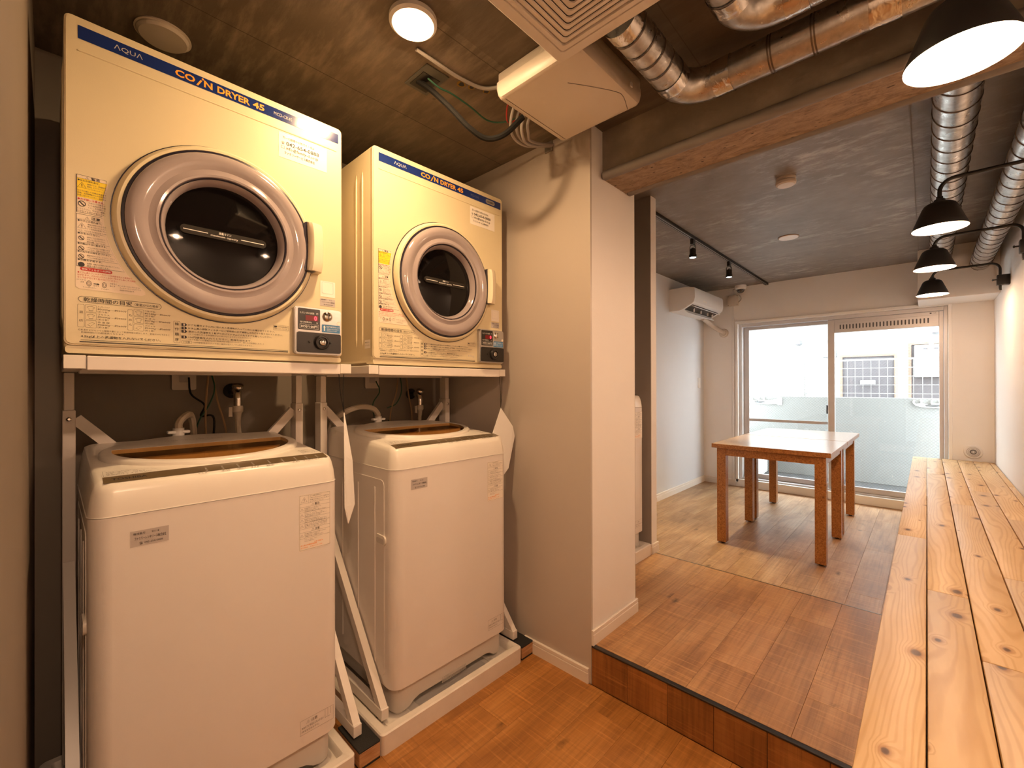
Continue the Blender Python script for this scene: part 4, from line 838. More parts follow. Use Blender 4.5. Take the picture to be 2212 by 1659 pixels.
# ------------------------------------------------------------------ dryer stands
def stand():
    e = empty('dryer_stand'); W_ = 0.662; Zt = 1.2425; XF = 0.38    # XF: front bar, posts at local x = 0
    m_ = 'stand_white'
    B().box(XF-0.004, XF+0.018, 0.036, W_-0.036, 1.206, Zt-0.004, 0.002, 1).build('front_bar', m_, e, 20)
    for y0 in (0.0, W_-0.034):
        r = B().box(-0.06, XF+0.012, y0, y0+0.034, 1.210, Zt-0.004, 0.002, 1).build('side_rail', m_, e, 20)
        B().box(XF+0.0125, XF+0.016, y0-0.001, y0+0.035, 1.209, Zt-0.003, 0.001, 1).build('end_cap', 'appliance_top', r, 0)
    B().box(-0.05, -0.02, 0.036, W_-0.036, 1.206, Zt-0.006, 0.002, 1).build('rear_bar', m_, e, 20)
    for y0, inw in ((0.002, 1), (W_-0.029, -1)):
        lo = B().box(-0.055, 0.0, y0, y0+0.027, 0.062, 1.100, 0.0015, 1).build('post', m_, e, 20)
        B().box(-0.051, -0.004, y0+0.0025, y0+0.0245, 1.100, 1.208, 0.0015, 1).build('sliding_post', m_, e, 20)
        b = B(); b.lathe([(0.006, 0), (0.006, 0.002), (0.003, 0.004), (0, 0.004)], (0.0, y0+0.0135, 1.075), (1, 0, 0), 12); b.build('bolt', 'chrome', lo)
        yc = y0+0.0135
        B().box(-0.06, 0.470, y0, y0+0.027, 0.062, 0.098, 0.0015, 1).build('foot_bar', m_, e, 20)
        B().bar((0.455, yc, 0.085), (-0.01, yc, 0.66), 0.024, 0.030, (1, 0, 0)).build('brace', m_, e, 20)
        ys = yc+inw*0.014
        B().bar((-0.03, ys, 1.075), (-0.03, ys+inw*0.155, 0.90), 0.030, 0.018, (1, 0, 0)).build('corner_brace', m_, e, 20)
        B().cyl((0.435, yc, 0.056), (0.435, yc, 0.063), 0.012, n=14).build('levelling_foot', 'rubber', e)
    B().bar((-0.03, 0.15, 0.90), (-0.03, W_-0.15, 0.90), 0.030, 0.018, (1, 0, 0)).build('cross_bar', m_, e, 20)
    return e
s1 = stand(); s2 = copy_tree(s1)
s1.location = (-1.775, 0.018, 0.0); s2.location = (-1.775, 0.745, 0.0)
tag(s1, 'white steel dryer stand around the washing machine nearest the left wall', 'stand', 'dryer stands'); tag(s2, 'white steel dryer stand around the washing machine beside the partition', 'stand', 'dryer stands')

# ------------------------------------------------------------------ hanging notices
def notice(name, top, knot, pts, fold, label):
    e = empty(name, top); T = Vector(top)
    b = B()
    for dy in (-0.008, 0.008): b.tube(smooth_path([Vector((0, dy, 0)), Vector((0.002, dy*0.5, (knot-T).z*0.5)), knot-T], 5), 0.0012, 5)
    b.build('cord', 'cable_black', e)
    b = B(); P = [Vector(p)-T for p in pts]; n = Vector(fold)*0.0012
    k = len(P); b.poly([p+n for p in P]+[p-n for p in P], [tuple(range(k)), tuple(range(2*k-1, k-1, -1))]+[(i, (i+1) % k, k+(i+1) % k, k+i) for i in range(k)])
    b.build('sheet', 'paper', e, 0); tag(e, label, 'notice', 'paper notices hung on black cords'); return e
nb = notice('hanging_notice', (-1.353, 0.635, 1.206), Vector((-1.347, 0.641, 1.085)), [(-1.347, 0.641, 1.083), (-1.325, 0.632, 0.95), (-1.315, 0.628, 0.79), (-1.322, 0.642, 0.735), (-1.332, 0.668, 0.79), (-1.335, 0.662, 0.93)], (0.2, 0.95, 0), 'white paper notice hanging edge on from a black cord between the two dryers')
nb2 = notice('hanging_notice', (-1.352, 1.352, 1.206), Vector((-1.352, 1.352, 1.072)), [(-1.352, 1.352, 1.070), (-1.350, 1.425, 0.985), (-1.352, 1.440, 0.94), (-1.353, 1.400, 0.80), (-1.355, 1.355, 0.76), (-1.356, 1.290, 0.93)], (1, 0, 0), 'white paper notice hanging diamond wise beside the grey partition')

# ------------------------------------------------------------------ alcove wall fittings
def outlet(y, label):
    e = empty('wall_outlet', (X_BACK, y, 1.175)); f = lambda u, v, d: (d, u, v)
    b = B(); b.prism(rrect(-0.036, 0.036, -0.02, 0.10, 0.006, 3), f, 0, 0.009); b.build('plate', 'plastic_beige', e, 25)
    for z in (0.02, 0.055): b = B(); b.box(0.009, 0.012, -0.014, 0.014, z-0.012, z+0.012, 0.002); b.build('socket', 'sticker_grey', e)
    tag(e, label, 'outlet', 'alcove wall outlets')
outlet(0.330, 'beige wall outlet under the larger dryer, behind hanging wires'); outlet(1.070, 'beige wall outlet under the dryer beside the partition')
def faucet(y, z, label):
    e = empty('water_tap', (X_BACK, y, z))
    b = B(); b.lathe([(0.028, 0), (0.028, 0.006), (0.016, 0.012), (0.013, 0.06)], (0, 0, 0.02), (1, 0, 0), 20); b.build('wall_flange', 'black_metal', e)
    b = B(); b.tube(smooth_path([(0.045, 0, 0.02), (0.075, 0, 0.018), (0.085, 0, -0.005), (0.085, 0, -0.035)], 5), 0.014, 12); b.build('spout', 'chrome', e)
    b = B(); b.lathe([(0.018, 0), (0.020, 0.006), (0.018, 0.014), (0.0, 0.016)], (0.085, 0, 0.03), (0.5, 0, 1), 18, True); b.cyl((0.08, 0, 0.015), (0.086, 0, 0.032), 0.007, n=10); b.build('handle', 'chrome', e)
    b = B(); b.lathe([(0.016, 0), (0.018, -0.006), (0.018, -0.022), (0.012, -0.03), (0.010, -0.055)], (0.085, 0, -0.035), (0, 0, 1), 18); b.box(0.082, 0.088, -0.030, -0.018, -0.075, -0.04); b.build('hose_connector', 'hose', e)
    tag(e, label, 'tap', 'alcove water taps'); return e
faucet(0.480, 1.13, 'chrome water tap on the wall under the larger dryer'); faucet(1.292, 1.105, 'chrome water tap on the wall under the dryer beside the partition')
def line_thing(name, pts, r, mat, label, cat, group=None, n=8):
    return tag(B().tube(smooth_path(pts, 8), r, n).build(name, mat), label, cat, group)
line_thing('water_hose', [(-1.875, 0.480, 1.05), (-1.875, 0.482, 1.00), (-1.87, 0.49, 0.94), (-1.86, 0.50, 0.85)], 0.010, 'hose', 'beige hose dropping from the tap under the larger dryer', 'hose', 'washer hoses')
line_thing('water_hose', [(-1.80, 0.2895, 1.028), (-1.80, 0.2895, 1.043), (-1.805, 0.298, 1.058), (-1.82, 0.318, 1.072), (-1.86, 0.335, 1.060), (-1.885, 0.345, 1.00), (-1.885, 0.35, 0.85)], 0.011, 'hose', 'short bent inlet hose on the washing machine nearest the left wall', 'hose', 'washer hoses')
line_thing('water_hose', [(-1.875, 1.292, 1.03), (-1.875, 1.290, 0.99), (-1.868, 1.282, 0.94), (-1.86, 1.27, 0.86)], 0.010, 'hose', 'beige hose dropping from the tap near the partition', 'hose', 'washer hoses')
line_thing('water_hose', [(-1.80, 1.0175, 1.028), (-1.80, 1.012, 1.045), (-1.80, 0.985, 1.068), (-1.80, 0.925, 1.075), (-1.82, 0.862, 1.050), (-1.86, 0.83, 1.00), (-1.88, 0.82, 0.86)], 0.012, 'hose', 'long arched inlet hose on the washing machine beside the partition', 'hose', 'washer hoses')
wires = [('cable_black', 0.0035, [(-1.93, 0.34, 1.20), (-1.92, 0.345, 1.14), (-1.92, 0.385, 1.10), (-1.92, 0.375, 1.06), (-1.90, 0.41, 1.05), (-1.90, 0.40, 0.9)], 'black power cord hanging from the outlet under the larger dryer'),
 ('cable_green', 0.0028, [(-1.92, 0.405, 1.22), (-1.90, 0.412, 1.16), (-1.90, 0.395, 1.10), (-1.90, 0.36, 1.03), (-1.90, 0.34, 0.9)], 'green earth wire curving down under the larger dryer'),
 ('cable_tan', 0.0035, [(-1.92, 0.398, 1.22), (-1.90, 0.388, 1.15), (-1.90, 0.384, 1.06), (-1.90, 0.388, 0.9)], 'tan cord falling straight beside the green wire'),
 ('cable_tan', 0.0035, [(-1.92, 0.410, 1.22), (-1.90, 0.420, 1.12), (-1.90, 0.445, 1.02), (-1.90, 0.46, 0.9)], 'tan cord slanting towards the tap under the larger dryer'),
 ('cable_green', 0.0028, [(-1.93, 1.078, 1.19), (-1.90, 1.080, 1.14), (-1.90, 1.045, 1.08), (-1.90, 1.06, 1.00), (-1.90, 1.10, 0.955), (-1.90, 1.13, 1.0)], 'dark green wire looping down from the outlet near the partition'),
 ('cable_green', 0.0028, [(-1.92, 1.205, 1.22), (-1.90, 1.200, 1.14), (-1.90, 1.17, 1.08), (-1.90, 1.12, 1.06)], 'dark green wire sweeping left towards the arched hose'),
 ('cable_tan', 0.0035, [(-1.92, 1.195, 1.22), (-1.90, 1.17, 1.13), (-1.90, 1.14, 1.04), (-1.90, 1.13, 0.9)], 'tan cord slanting down behind the arched hose'),
 ('cable_tan', 0.0035, [(-1.92, 1.240, 1.22), (-1.90, 1.242, 1.12), (-1.90, 1.26, 1.03), (-1.90, 1.26, 0.9)], 'tan cord falling beside the tap near the partition')]
for mt, r, pts, lab in wires: line_thing('power_cord' if mt != 'cable_green' else 'earth_wire', pts, r, mt, lab, 'wire', 'wires behind the washing machines', 6)

# ------------------------------------------------------------------ things on the near ceiling
ZC = 2.20
e = empty('downlight', (-1.045, 0.70, ZC)); tag(e, 'glowing round downlight on the dark ceiling above the dryers', 'downlight')
b = B(); b.lathe([(0.066, 0), (0.066, -0.012), (0.058, -0.018), (0.050, -0.017), (0.048, -0.010)], (0, 0, 0), n=40); b.build('bezel', 'plastic_white', e)
b = B(); b.lathe([(0.049, -0.010), (0.045, -0.022), (0.025, -0.028), (0, -0.029)], (0, 0, 0), n=32); b.build('diffuser', 'lamp_glow', e)
def light(name, typ, loc, power, color, parent=None, **kw):
    l = bpy.data.lights.new(name, typ); l.energy = power; l.color = color
    for k, v in kw.items(): setattr(l, k, v)
    o = bpy.data.objects.new(name, l); COL.objects.link(o); o.location = loc
    if parent: o.parent = parent
    return o
light('lamp_light', 'AREA', (0, 0, -0.031), P_DOWN, WARM_DOWN, e, shape='DISK', size=0.09)
e = empty('ceiling_cover_plate', (-1.62, 0.225, ZC)); tag(e, 'round pale cover plate on the dark ceiling above the larger dryer', 'cover plate')
b = B(); b.lathe([(0.062, 0), (0.062, -0.008), (0.056, -0.014), (0, -0.015)], (0, 0, 0), n=36); b.build('plate', 'plastic_beige', e)
b = B(); b.lathe([(0.066, 0), (0.067, -0.004), (0.0625, -0.005)], (0, 0, 0), n=36); b.build('rim', 'plastic_beige', e)
# ventilation grille with fan housing
e = empty('ventilation_fan', (-0.517, 0.738, ZC)); tag(e, 'square ceiling ventilation fan with concentric louvre grille', 'ventilation fan')
S = 0.170; zb = 2.0-ZC
B().box(-0.13, 0.13, -0.13, 0.13, zb+0.022, 0.0, 0.003, 1).build('housing', 'galvanised', e, 20)
b = B(); sq = lambda s, z: [(x, y, z) for x, y in rrect(-s, s, -s, s, max(0.004, 0.010), 4)]
b.rings([sq(S, zb+0.024), sq(S, zb+0.004), sq(S-0.004, zb), sq(0.1425, zb), sq(0.1405, zb+0.008)], False, False); gp = b.build('panel', 'plastic_beige', e, 30)
b = B(); b.rings([sq(0.1405, zb+0.008), sq(0.1395, zb+0.0005), sq(0.128, zb+0.0005), sq(0.127, zb+0.012)], False, False); b.build('inner_rim', 'plastic_beige', gp, 30)
B().box(-0.14, 0.14, -0.14, 0.14, zb+0.016, zb+0.0225).build('dark_back', 'gutter_grey', gp, 0)
for k in range(9):
    s0 = 0.1245-k*0.0138; s1_ = s0-0.0115
    if s1_ < 0.005: break
    b = B(); b.rings([sq(s0, zb+0.010), sq(s0-0.001, zb+0.003), sq(s1_, zb+0.0005), sq(s1_-0.0005, zb+0.004)], False, False); b.build('louvre', 'plastic_beige', e, 30)
# distribution box
e = empty('distribution_box', (-0.862, 1.190, ZC)); tag(e, 'cream electrical distribution box fixed to the ceiling beside the vent grille', 'electrical box')
hx, hy = 0.168, 0.183
B().box(-hx+0.004, hx-0.004, -hy+0.010, hy-0.004, -0.036, 0.0, 0.004, 2).build('back_box', 'plastic_beige', e, 30)
b = B(); Q = lambda i, z, ly=0.0: [(x, y, z) for x, y in rrect(-hx+i, hx-i, -hy+i+ly, hy-i, 0.014, 5)]
b.rings([Q(0.0, -0.037), Q(0.0, -0.055), Q(0.003, -0.074), Q(0.008, -0.084), Q(0.018, -0.088)], True, True); cv_ = b.build('cover', 'plastic_beige', e, 40)
b = B(); zz = -0.0884
dl = smooth_path([(hx-0.115, -hy+0.10, zz), (hx-0.075, -hy+0.16, zz), (hx-0.03, hy-0.13, zz), (hx-0.022, hy-0.09, zz), (hx-0.045, hy-0.018, zz)], 8)
b.tube(dl, 0.0012, 5); b.build('door_seam', 'guard_grey', cv_)
b = B(); b.tube([(-hx+0.028, -hy+0.02, zz), (-hx+0.028, hy-0.018, zz)], 0.001, 5); b.build('door_seam', 'guard_grey', cv_)
B().box(hx-0.0025, hx+0.003, 0.10, 0.112, -0.062, -0.048).build('clip', 'plastic_white', cv_, 0)
# ducts above the step
def band(path_pt, d, r, w_, mat, name, parent):
    p = Vector(path_pt); d = Vector(d).normalized(); b = B(); b.tube([p-d*w_/2, p+d*w_/2], r, 24, cap=False); return b.build(name, mat, parent)
def elbow(a, c, d0, d1, R, n=9):                           # quarter bend from direction d0 to d1 with centre at corner c
    c = Vector(c); d0 = Vector(d0); d1 = Vector(d1); o = c-d0*R+d1*R
    return [o-d1*R*math.cos(PI/2*i/n)+d0*R*math.sin(PI/2*i/n) for i in range(n+1)]
def fan_duct(name, xs, y0, yr, z, r, x_end, label):
    e = empty(name, (xs, y0, z)); o = Vector((xs, y0, z)); R = 0.09
    path = [Vector((xs, y0, z))]+elbow(None, (xs, yr, z), (0, 1, 0), (1, 0, 0), R)+[Vector((x_end, yr, z))]
    b = B(); b.tube([p-o for p in path], r, 28); b.build('pipe', 'galvanised', e, 40)
    for k in range(4):
        y = y0+0.045+k*0.055
        if y < yr-R: band(Vector((xs, y, z))-o, (0, 1, 0), r+0.0022, 0.005, 'seam_dark', 'pipe_seam', e)
    band(Vector((xs, yr-R-0.018, z))-o, (0, 1, 0), r+0.0020, 0.045, 'foil', 'foil_tape', e); band(Vector((xs, y0+0.015, z))-o, (0, 1, 0), r+0.0020, 0.04, 'foil', 'foil_tape', e)
    band(Vector((xs+R+0.030, yr, z))-o, (1, 0, 0), r+0.0020, 0.05, 'foil', 'foil_tape', e)
    for x in (xs+R+0.155, xs+R+0.162, xs+R+0.255, xs+R+0.262): band(Vector((x, yr, z))-o, (1, 0, 0), r+0.0015, 0.004, 'seam_dark', 'pipe_seam', e)
    band(Vector((xs+R+0.40, yr, z))-o, (1, 0, 0), r+0.0020, 0.06, 'foil', 'foil_tape', e)
    tag(e, label, 'duct', 'metal ventilation ducts'); return e
fan_duct('ventilation_duct', -0.560, 0.99, 1.395, 2.100, 0.048, X_RIGHT, 'metal duct with taped elbow in front of the concrete beam')
e = fan_duct('ventilation_duct', -0.345, 0.90, 1.245, 2.125, 0.048, X_RIGHT, 'metal duct whose elbow just enters the picture at the top edge')
# ceiling cables
e = empty('ceiling_recess_box', (-1.22, 0.87, ZC)); tag(e, 'grey cable opening box set into the ceiling above the dryers', 'junction box')
b = B(); b.box(-0.065, 0.065, -0.045, 0.045, -0.004, -0.0005, 0.001, 1); b.build('flange', 'recess_metal', e, 0)
b = B(); b.box(-0.05, 0.03, -0.033, 0.033, -0.006, -0.0042); b.build('opening', 'black_plastic', e, 0)
e2 = [('black_conduit', [(-1.245, 0.850, 2.199), (-1.215, 0.885, 2.170), (-1.180, 0.935, 2.120), (-1.150, 0.995, 2.065), (-1.125, 1.055, 2.040), (-1.08, 1.10, 2.055), (-1.035, 1.15, 2.12)], 0.010, 'cable_black', 'thick black conduit drooping from the ceiling opening to the electrical box'),
 ('earth_wire', [(-1.20, 0.86, 2.19), (-1.188, 0.90, 2.172), (-1.180, 0.944, 2.17), (-1.184, 1.03, 2.168), (-1.198, 1.134, 2.168), (-1.15, 1.19, 2.17), (-1.035, 1.21, 2.17)], 0.003, 'cable_green', 'thin green wire running beside the black conduit'),
 ('flat_cable', [(-1.125, 0.765, 2.194), (-1.126, 0.853, 2.193), (-1.125, 0.937, 2.193), (-1.105, 1.025, 2.193), (-1.032, 1.06, 2.185)], 0.006, 'cable_grey', 'grey flat cable from the downlight to the electrical box'),
 ('red_wire', [(-1.032, 1.09, 2.18), (-1.075, 1.11, 2.15), (-1.10, 1.14, 2.125), (-1.08, 1.165, 2.14), (-1.032, 1.15, 2.17)], 0.003, 'cable_red', 'short red wire loop at the side of the electrical box')]
for nm, pts, r, mt, lab in e2: line_thing(nm, pts, r, mt, lab, 'cable', 'ceiling cables')
for k, (dx, dz) in enumerate(((0, 0), (0.014, 0.006), (0.028, -0.004), (0.045, 0.004))):
    line_thing('grey_cable', [(-1.033, 1.12+0.03*k, 2.185), (-1.075+dx*0.6, 1.13+0.02*k, 2.12+dz), (-1.105+dx, 1.17+0.012*k, 2.09+dz), (-1.12+dx*0.8, 1.24, 2.09+dz), (-1.135+dx*0.4, 1.33, 2.125+dz), (-1.150+dx*0.3, 1.448, 2.178+dz*0.5)], 0.0055, 'cable_grey', ('lowest', 'second lowest', 'third', 'topmost')[k]+' grey cable in the bundle leading to the partition', 'cable', 'grey cable bundle')
tag(B().box(-1.178, -1.138, 1.445, 1.4515, 2.155, 2.199, 0.001, 1).build('cable_plate', 'guard_grey', smooth=0), 'small grey plate where cables enter the partition top', 'plate')

# ------------------------------------------------------------------ wall lamps along the bench
def wall_lamp(x, y, label, hi=0.0, power=1.0):
    zr = 1.838; e = empty('wall_lamp', (X_RIGHT, y, 1.893)); dx = x-X_RIGHT; dz = zr-1.893
    b = B(); b.lathe([(0.0900, 0), (0.0905, 0.003), (0.057, 0.090), (0.051, 0.101), (0.040, 0.109), (0.018, 0.1125), (0.016, 0.1125)], (dx, 0, dz), n=48); sh = b.build('shade', 'black_metal', e)
    b = B(); b.lathe([(0.0900, 0.0), (0.0875, 0.002), (0.055, 0.086), (0.047, 0.097), (0.018, 0.105)], (dx, 0, dz), n=48); b.build('shade_lining', 'shade_inside', sh)
    b = B(); b.lathe([(0.017, 0.110), (0.019, 0.117), (0.019, 0.124), (0.012, 0.128), (0.011, 0.137)], (dx, 0, dz), n=20); b.build('neck', 'black_metal', e)
    b = B(); b.lathe([(0.015, 0.103), (0.015, 0.084), (0.020, 0.076), (0.030, 0.059), (0.031, 0.047), (0.024, 0.031), (0.009, 0.023), (0.0, 0.022)], (dx, 0, dz), n=24); b.build('bulb', 'bulb', e)
    za = 0.123+hi; xa = -0.046
    path = [(dx, 0, dz+0.132)]+[(dx+0.05-0.05*math.cos(a), 0, za-0.05+0.05*math.sin(a)) for a in [PI/2*i/7 for i in range(8)]]+[(xa-0.045+0.045*math.sin(a), 0, za-0.045+0.045*math.cos(a)) for a in [PI/2*i/7 for i in range(8)]]+[(xa, 0, -0.07)]
    b = B(); b.tube(path, 0.0078, 12); b.build('arm', 'black_metal', e)
    b = B(); b.box(-0.062, 0.0, -0.024, 0.024, -0.035, 0.035, 0.003, 2); b.build('wall_mount', 'black_metal', e)
    b = B(); b.cyl((-0.062, 0, 0.005), (-0.078, 0, 0.005), 0.004, n=10); b.lathe([(0.007, 0), (0.008, 0.004), (0, 0.008)], (-0.078, 0, 0.005), (-1, 0, 0), 12); b.build('knob', 'black_metal', e)
    light('lamp_light', 'POINT', (dx, 0, dz+0.012), P_LAMP*power, WARM, e, shadow_soft_size=0.03)
    tag(e, label, 'wall lamp', 'black cone wall lamps above the bench')
wall_lamp(0.053, 1.28, 'largest nearest black cone wall lamp, glowing at the top right corner')
wall_lamp(0.042, 2.63, 'second nearest black cone wall lamp, in front of the spiral duct', 0.03, 0.8)
wall_lamp(0.033, 3.52, 'third black cone wall lamp from the camera', 0.0, 0.8)
wall_lamp(0.031, 4.55, 'farthest smallest black cone wall lamp, next to the window wall', 0.0, 1.0)
wall_lamp(0.053, 0.02, 'black cone wall lamp of the same row, behind the camera', 0.0, 1.45)

# ------------------------------------------------------------------ lounge ceiling
def spiral_duct(x, z, r, y0, y1, pitch_, label):
    e = empty('spiral_duct', (x, y0, z)); L = y1-y0
    b = B(); b.tube([(0, 0, 0), (0, L, 0)], r, 36); b.build('pipe', 'galvanised', e, 40)
    n = int(L/pitch_*28); b = B(); b.tube([((r+0.0008)*math.cos(2*PI*i/28), i*pitch_/28, (r+0.0008)*math.sin(2*PI*i/28)) for i in range(n)], 0.0024, 5); b.build('seam', 'seam_dark', e)
    tag(e, label, 'duct', 'spiral ducts in the lounge')
spiral_duct(0.082, 2.200, 0.064, 1.747, 5.095, 0.125, 'spiral duct running behind the cone lamps to the window wall')
spiral_duct(0.312, 2.135, 0.060, 1.747, 5.095, 0.125, 'spiral duct closest to the right wall')
ZL = 2.311
e = empty('track_rail', (-1.305, 4.1, ZL)); tag(e, 'black lighting track rail on the lounge ceiling', 'track rail')
B().box(-0.016, 0.016, -1.5, 1.44, -0.022, 0.0, 0.001, 1).build('rail', 'black_metal', e, 0)
for x in (-0.008, 0.008): B().box(x-0.0015, x+0.0015, -1.5, 1.43, -0.0226, -0.0218).build('conductor_groove', 'silver', e, 0)
B().box(-0.0165, 0.0165, 1.44, 1.446, -0.0225, 0).build('end_cap', 'black_plastic', e, 0)
def track_spot(y, label, green, aim):
    e = empty('track_spotlight', (-1.305, y, ZL-0.023))
    B().box(-0.012, 0.012, -0.022, 0.022, -0.04, 0.0, 0.002, 1).build('adapter', 'black_plastic', e, 20)
    b = B(); b.tube([(-0.022, 0, -0.115), (-0.022, 0, -0.055), (-0.015, 0, -0.043), (0.015, 0, -0.043), (0.022, 0, -0.055), (0.022, 0, -0.115)], 0.0025, 6); b.build('yoke', 'black_metal', e)
    b = B(); b.lathe([(0.0, -0.070), (0.016, -0.071), (0.020, -0.080), (0.021, -0.110), (0.027, -0.118), (0.028, -0.140), (0.025, -0.141), (0.024, -0.135)], (0, 0, 0), n=24); b.build('spot_head', 'black_metal', e)
    b = B(); b.lathe([(0.0245, -0.136), (0.015, -0.142), (0, -0.144)], (0, 0, 0), n=24); b.build('lens', 'spot_glow', e)
    b = B(); b.tube(smooth_path([(0.004, 0, -0.04), (0.014, 0.004, -0.055), (-0.004, 0.004, -0.062), (0.004, 0, -0.075)], 5), 0.0022, 6); b.build('wire', 'cable_green' if green else 'cable_black', e)
    lo = light('lamp_light', 'SPOT', (0, 0, -0.150), P_SPOT, (1.0, 0.80, 0.42), e, spot_size=0.85, spot_blend=0.7, shadow_soft_size=0.02)
    lo.rotation_euler = (Vector(aim)-Vector((-1.305, y, ZL-0.17))).to_track_quat('-Z', 'Y').to_euler()
    tag(e, label, 'spotlight', 'track spotlights')
track_spot(3.40, 'lit black track spotlight nearer the step, with green wire', True, (-1.30, 2.95, 0.0)); track_spot(4.25, 'lit black track spotlight nearer the window', False, (-1.35, 4.15, 0.0))
e = empty('smoke_detector', (-0.563, 2.80, ZL)); tag(e, 'white smoke detector on the mottled lounge ceiling', 'smoke detector')
b = B(); b.lathe([(0.048, 0), (0.048, -0.010), (0.044, -0.014), (0.040, -0.016)], (0, 0, 0), n=36); b.build('base', 'plastic_beige', e)
b = B(); b.lathe([(0.047, -0.018), (0.050, -0.022), (0.048, -0.034), (0.040, -0.040), (0, -0.042)], (0, 0, 0), n=36); b.build('sensor_cap', 'plastic_beige', e)
b = B(); b.lathe([(0.041, -0.014), (0.041, -0.020)], (0, 0, 0), n=36); b.build('gap', 'guard_grey', e)
e = empty('ceiling_speaker_disc', (-0.775, 3.93, ZL)); tag(e, 'flat white disc on the lounge ceiling between track and lamps', 'ceiling disc')
b = B(); b.lathe([(0.068, 0), (0.068, -0.005), (0.064, -0.008), (0, -0.009)], (0, 0, 0), n=36); b.build('disc', 'plastic_white', e)
b = B(); b.lathe([(0.070, 0), (0.0715, -0.003), (0.0685, -0.004)], (0, 0, 0), n=36); b.build('rim', 'cable_tan', e)

# ------------------------------------------------------------------ lounge wall fittings
e = empty('air_conditioner', (X_FARL, 4.985, 1.95)); tag(e, 'white split air conditioner on the lounge side wall', 'air conditioner')
hw_ = 0.43; prof = [(0.0, 0.0), (0.0, 0.235), (0.175, 0.240), (0.262, 0.225), (0.270, 0.205), (0.272, 0.120), (0.262, 0.078), (0.235, 0.055)]
b = B(); b.rings([[(x, y, z) for x, z in prof+[(0.15, 0.012), (0.11, 0.0)]] for y in (-hw_, hw_)]); b.build('casing', 'plastic_white', e, 30)
b = B(); b.poly([(x, y, z) for y in (-hw_+0.03, hw_-0.05) for x, z in ((0.234, 0.0535), (0.152, 0.0105))], [(0, 1, 3, 2)]); oo = b.build('air_outlet', 'black_plastic', e, 0)
B().bar((0.236, -hw_+0.045, 0.040), (0.236, hw_-0.06, 0.040), 0.045, 0.005, (0.6, 0, 1)).build('louvre', 'plastic_white', e, 0)
B().bar((0.17, -hw_+0.045, -0.012), (0.17, hw_-0.06, -0.012), 0.055, 0.005, (0.9, 0, 1)).build('louvre', 'plastic_white', e, 0)
for y in (-0.25, -0.05, 0.15, 0.3): B().box(0.185, 0.20, y, y+0.008, 0.0, 0.04).build('louvre_arm', 'plastic_white', e, 0)
b = B(); b.poly([(0.272+0.001, y, z) for y, z in ((-0.2, 0.10), (-0.1, 0.10), (-0.1, 0.115), (-0.2, 0.115))], [(0, 1, 2, 3)]); b.build('name_badge', 'sticker_white', e, 0)
line_thing('pipe_sleeve', [(-1.93, 5.33, 1.955), (-1.92, 5.42, 1.93), (-1.87, 5.49, 1.87), (-1.80, 5.525, 1.815), (-1.765, 5.54, 1.79)], 0.025, 'plastic_beige', 'beige wrapped pipe from the air conditioner into the window wall', 'pipe', n=14)
e = empty('wall_sleeve_cap', (-1.762, Y_WIN, 1.785)); tag(e, 'round beige wall sleeve cap where the air conditioner pipe enters', 'wall cap')
b = B(); b.lathe([(0.052, 0), (0.052, 0.008), (0.044, 0.016), (0.030, 0.018)], (0, 0, 0), (0, -1, 0), 28); b.build('flange', 'plastic_beige', e)
b = B(); b.lathe([(0.030, 0.018), (0.028, 0.026), (0, 0.028)], (0, 0, 0), (0, -1, 0), 24); b.build('putty', 'hose', e)
e = empty('security_camera', (-1.555, 5.47, ZL)); tag(e, 'white dome security camera under the ceiling near the window', 'security camera')
b = B(); b.lathe([(0.060, 0), (0.062, -0.012), (0.058, -0.035), (0.044, -0.046)], (0, 0, 0), n=32, cap1=True); b.build('housing', 'plastic_white', e)
b = B(); b.lathe([(0.042*math.cos(a), -0.046-0.042*math.sin(a)) for a in [PI/2*i/8 for i in range(9)]], (0, 0, 0), n=28); b.build('dome', 'dome_plastic', e)
b = B(); b.lathe([(0.026*math.cos(a), -0.048-0.026*math.sin(a)) for a in [PI/2*i/6 for i in range(7)]], (0, 0, 0), n=20); b.build('lens', 'black_plastic', e)
e = empty('cable_box', (-1.652, Y_WIN, 2.155)); tag(e, 'beige square cable box below the security camera', 'junction box')
B().box(-0.058, 0.058, -0.04, 0.0, -0.062, 0.062, 0.004, 2).build('box', 'plastic_beige', e, 30)
for x in (-0.048, 0.048):
    for z in (-0.05, 0.05): b = B(); b.lathe([(0.004, 0), (0.003, 0.002), (0, 0.002)], (x, -0.04, z), (0, -1, 0), 10); b.build('screw', 'gutter_grey', e)
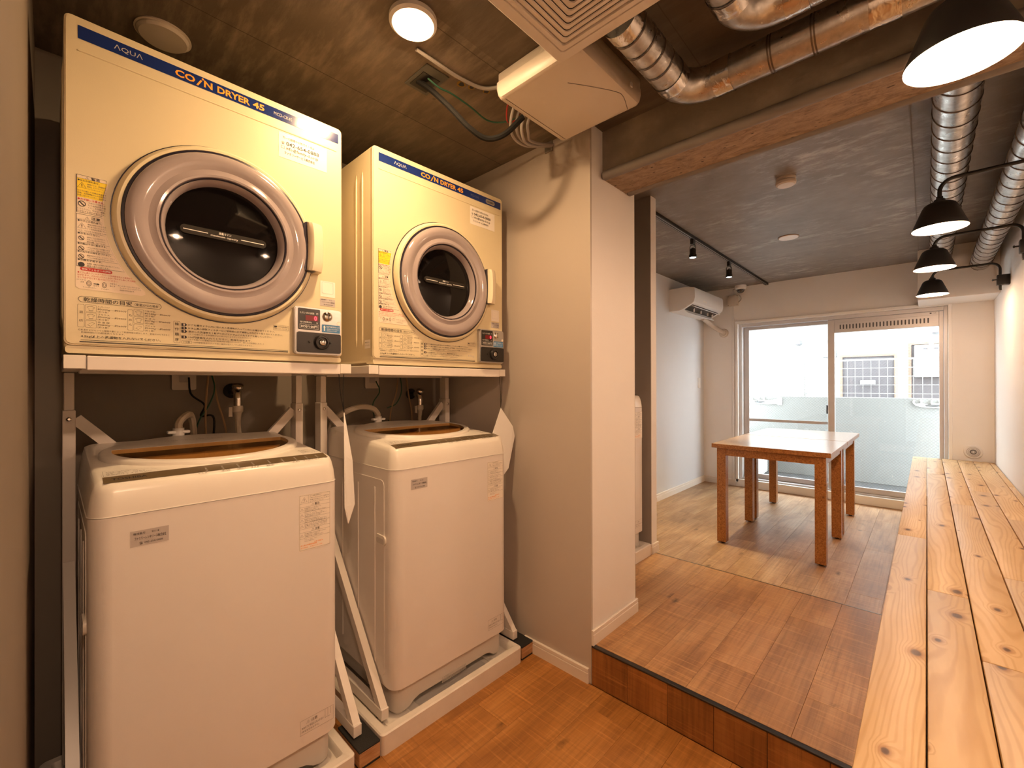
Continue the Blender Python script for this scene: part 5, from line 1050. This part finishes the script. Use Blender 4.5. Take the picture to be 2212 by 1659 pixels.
line_thing('camera_cable', [(-1.60, 5.45, 2.285), (-1.635, 5.46, 2.26), (-1.61, 5.48, 2.225), (-1.572, 5.50, 2.20), (-1.562, 5.51, 2.16), (-1.60, 5.52, 2.125)], 0.005, 'cable_grey', 'dark cable looping from the security camera to the beige box', 'cable')
e = empty('cable_raceway', (-1.657, Y_WIN, 0.05)); tag(e, 'thin white vertical cable raceway beside the window frame', 'raceway')
B().box(-0.012, 0.012, -0.010, 0, 0.0, 2.04, 0.002, 1).build('cover', 'plastic_white', e, 0)
B().box(-0.014, 0.014, -0.012, 0, 1.86, 1.89, 0.002, 1).build('joint', 'plastic_white', e, 0)
e = empty('wall_switch', (X_FARL, 5.39, 1.19)); tag(e, 'small white switch plate on the lounge side wall below the air conditioner', 'switch')
f = lambda u, v, d: (d, u, v)
b = B(); b.prism(rrect(-0.035, 0.035, -0.06, 0.06, 0.004, 3), f, 0, 0.007); b.build('plate', 'plastic_white', e, 25); b = B(); b.box(0.007, 0.011, -0.012, 0.012, -0.03, 0.03, 0.001, 1); b.build('rocker', 'casing_white', e, 0)
e = empty('round_air_vent', (0.291, Y_WIN, 0.576)); tag(e, 'round white air vent low on the wall at the far bench end', 'air vent')
b = B(); b.lathe([(0.060, 0), (0.060, 0.006), (0.054, 0.011), (0.030, 0.012)], (0, 0, 0), (0, -1, 0), 36, cap1=True); b.build('plate', 'plastic_white', e)
for r in (0.042, 0.033, 0.024, 0.013): b = B(); b.lathe([(r, 0.0125), (r+0.0012, 0.016), (r-0.003, 0.016), (r-0.004, 0.0125)], (0, 0, 0), (0, -1, 0), 32); b.build('ring', 'sticker_grey', e)
b = B(); b.lathe([(0.024, 0.0124), (0, 0.0126)], (0, 0, 0), (0, -1, 0), 28); b.build('dark_core', 'gutter_grey', e)
b = B(); b.lathe([(0.007, 0.012), (0.006, 0.018), (0, 0.018)], (0, 0, 0), (0, -1, 0), 16); b.build('knob', 'plastic_white', e)
tag(B().box(-1.90, -1.75, 5.5455, 5.5462, 0.07, 0.09).build('wall_seam_strip', 'guard_grey', smooth=0), 'thin dark joint strip low on the window wall', 'strip') if False else None
if bpy.data.scenes.get('type'): bpy.data.scenes.remove(bpy.data.scenes['type'])
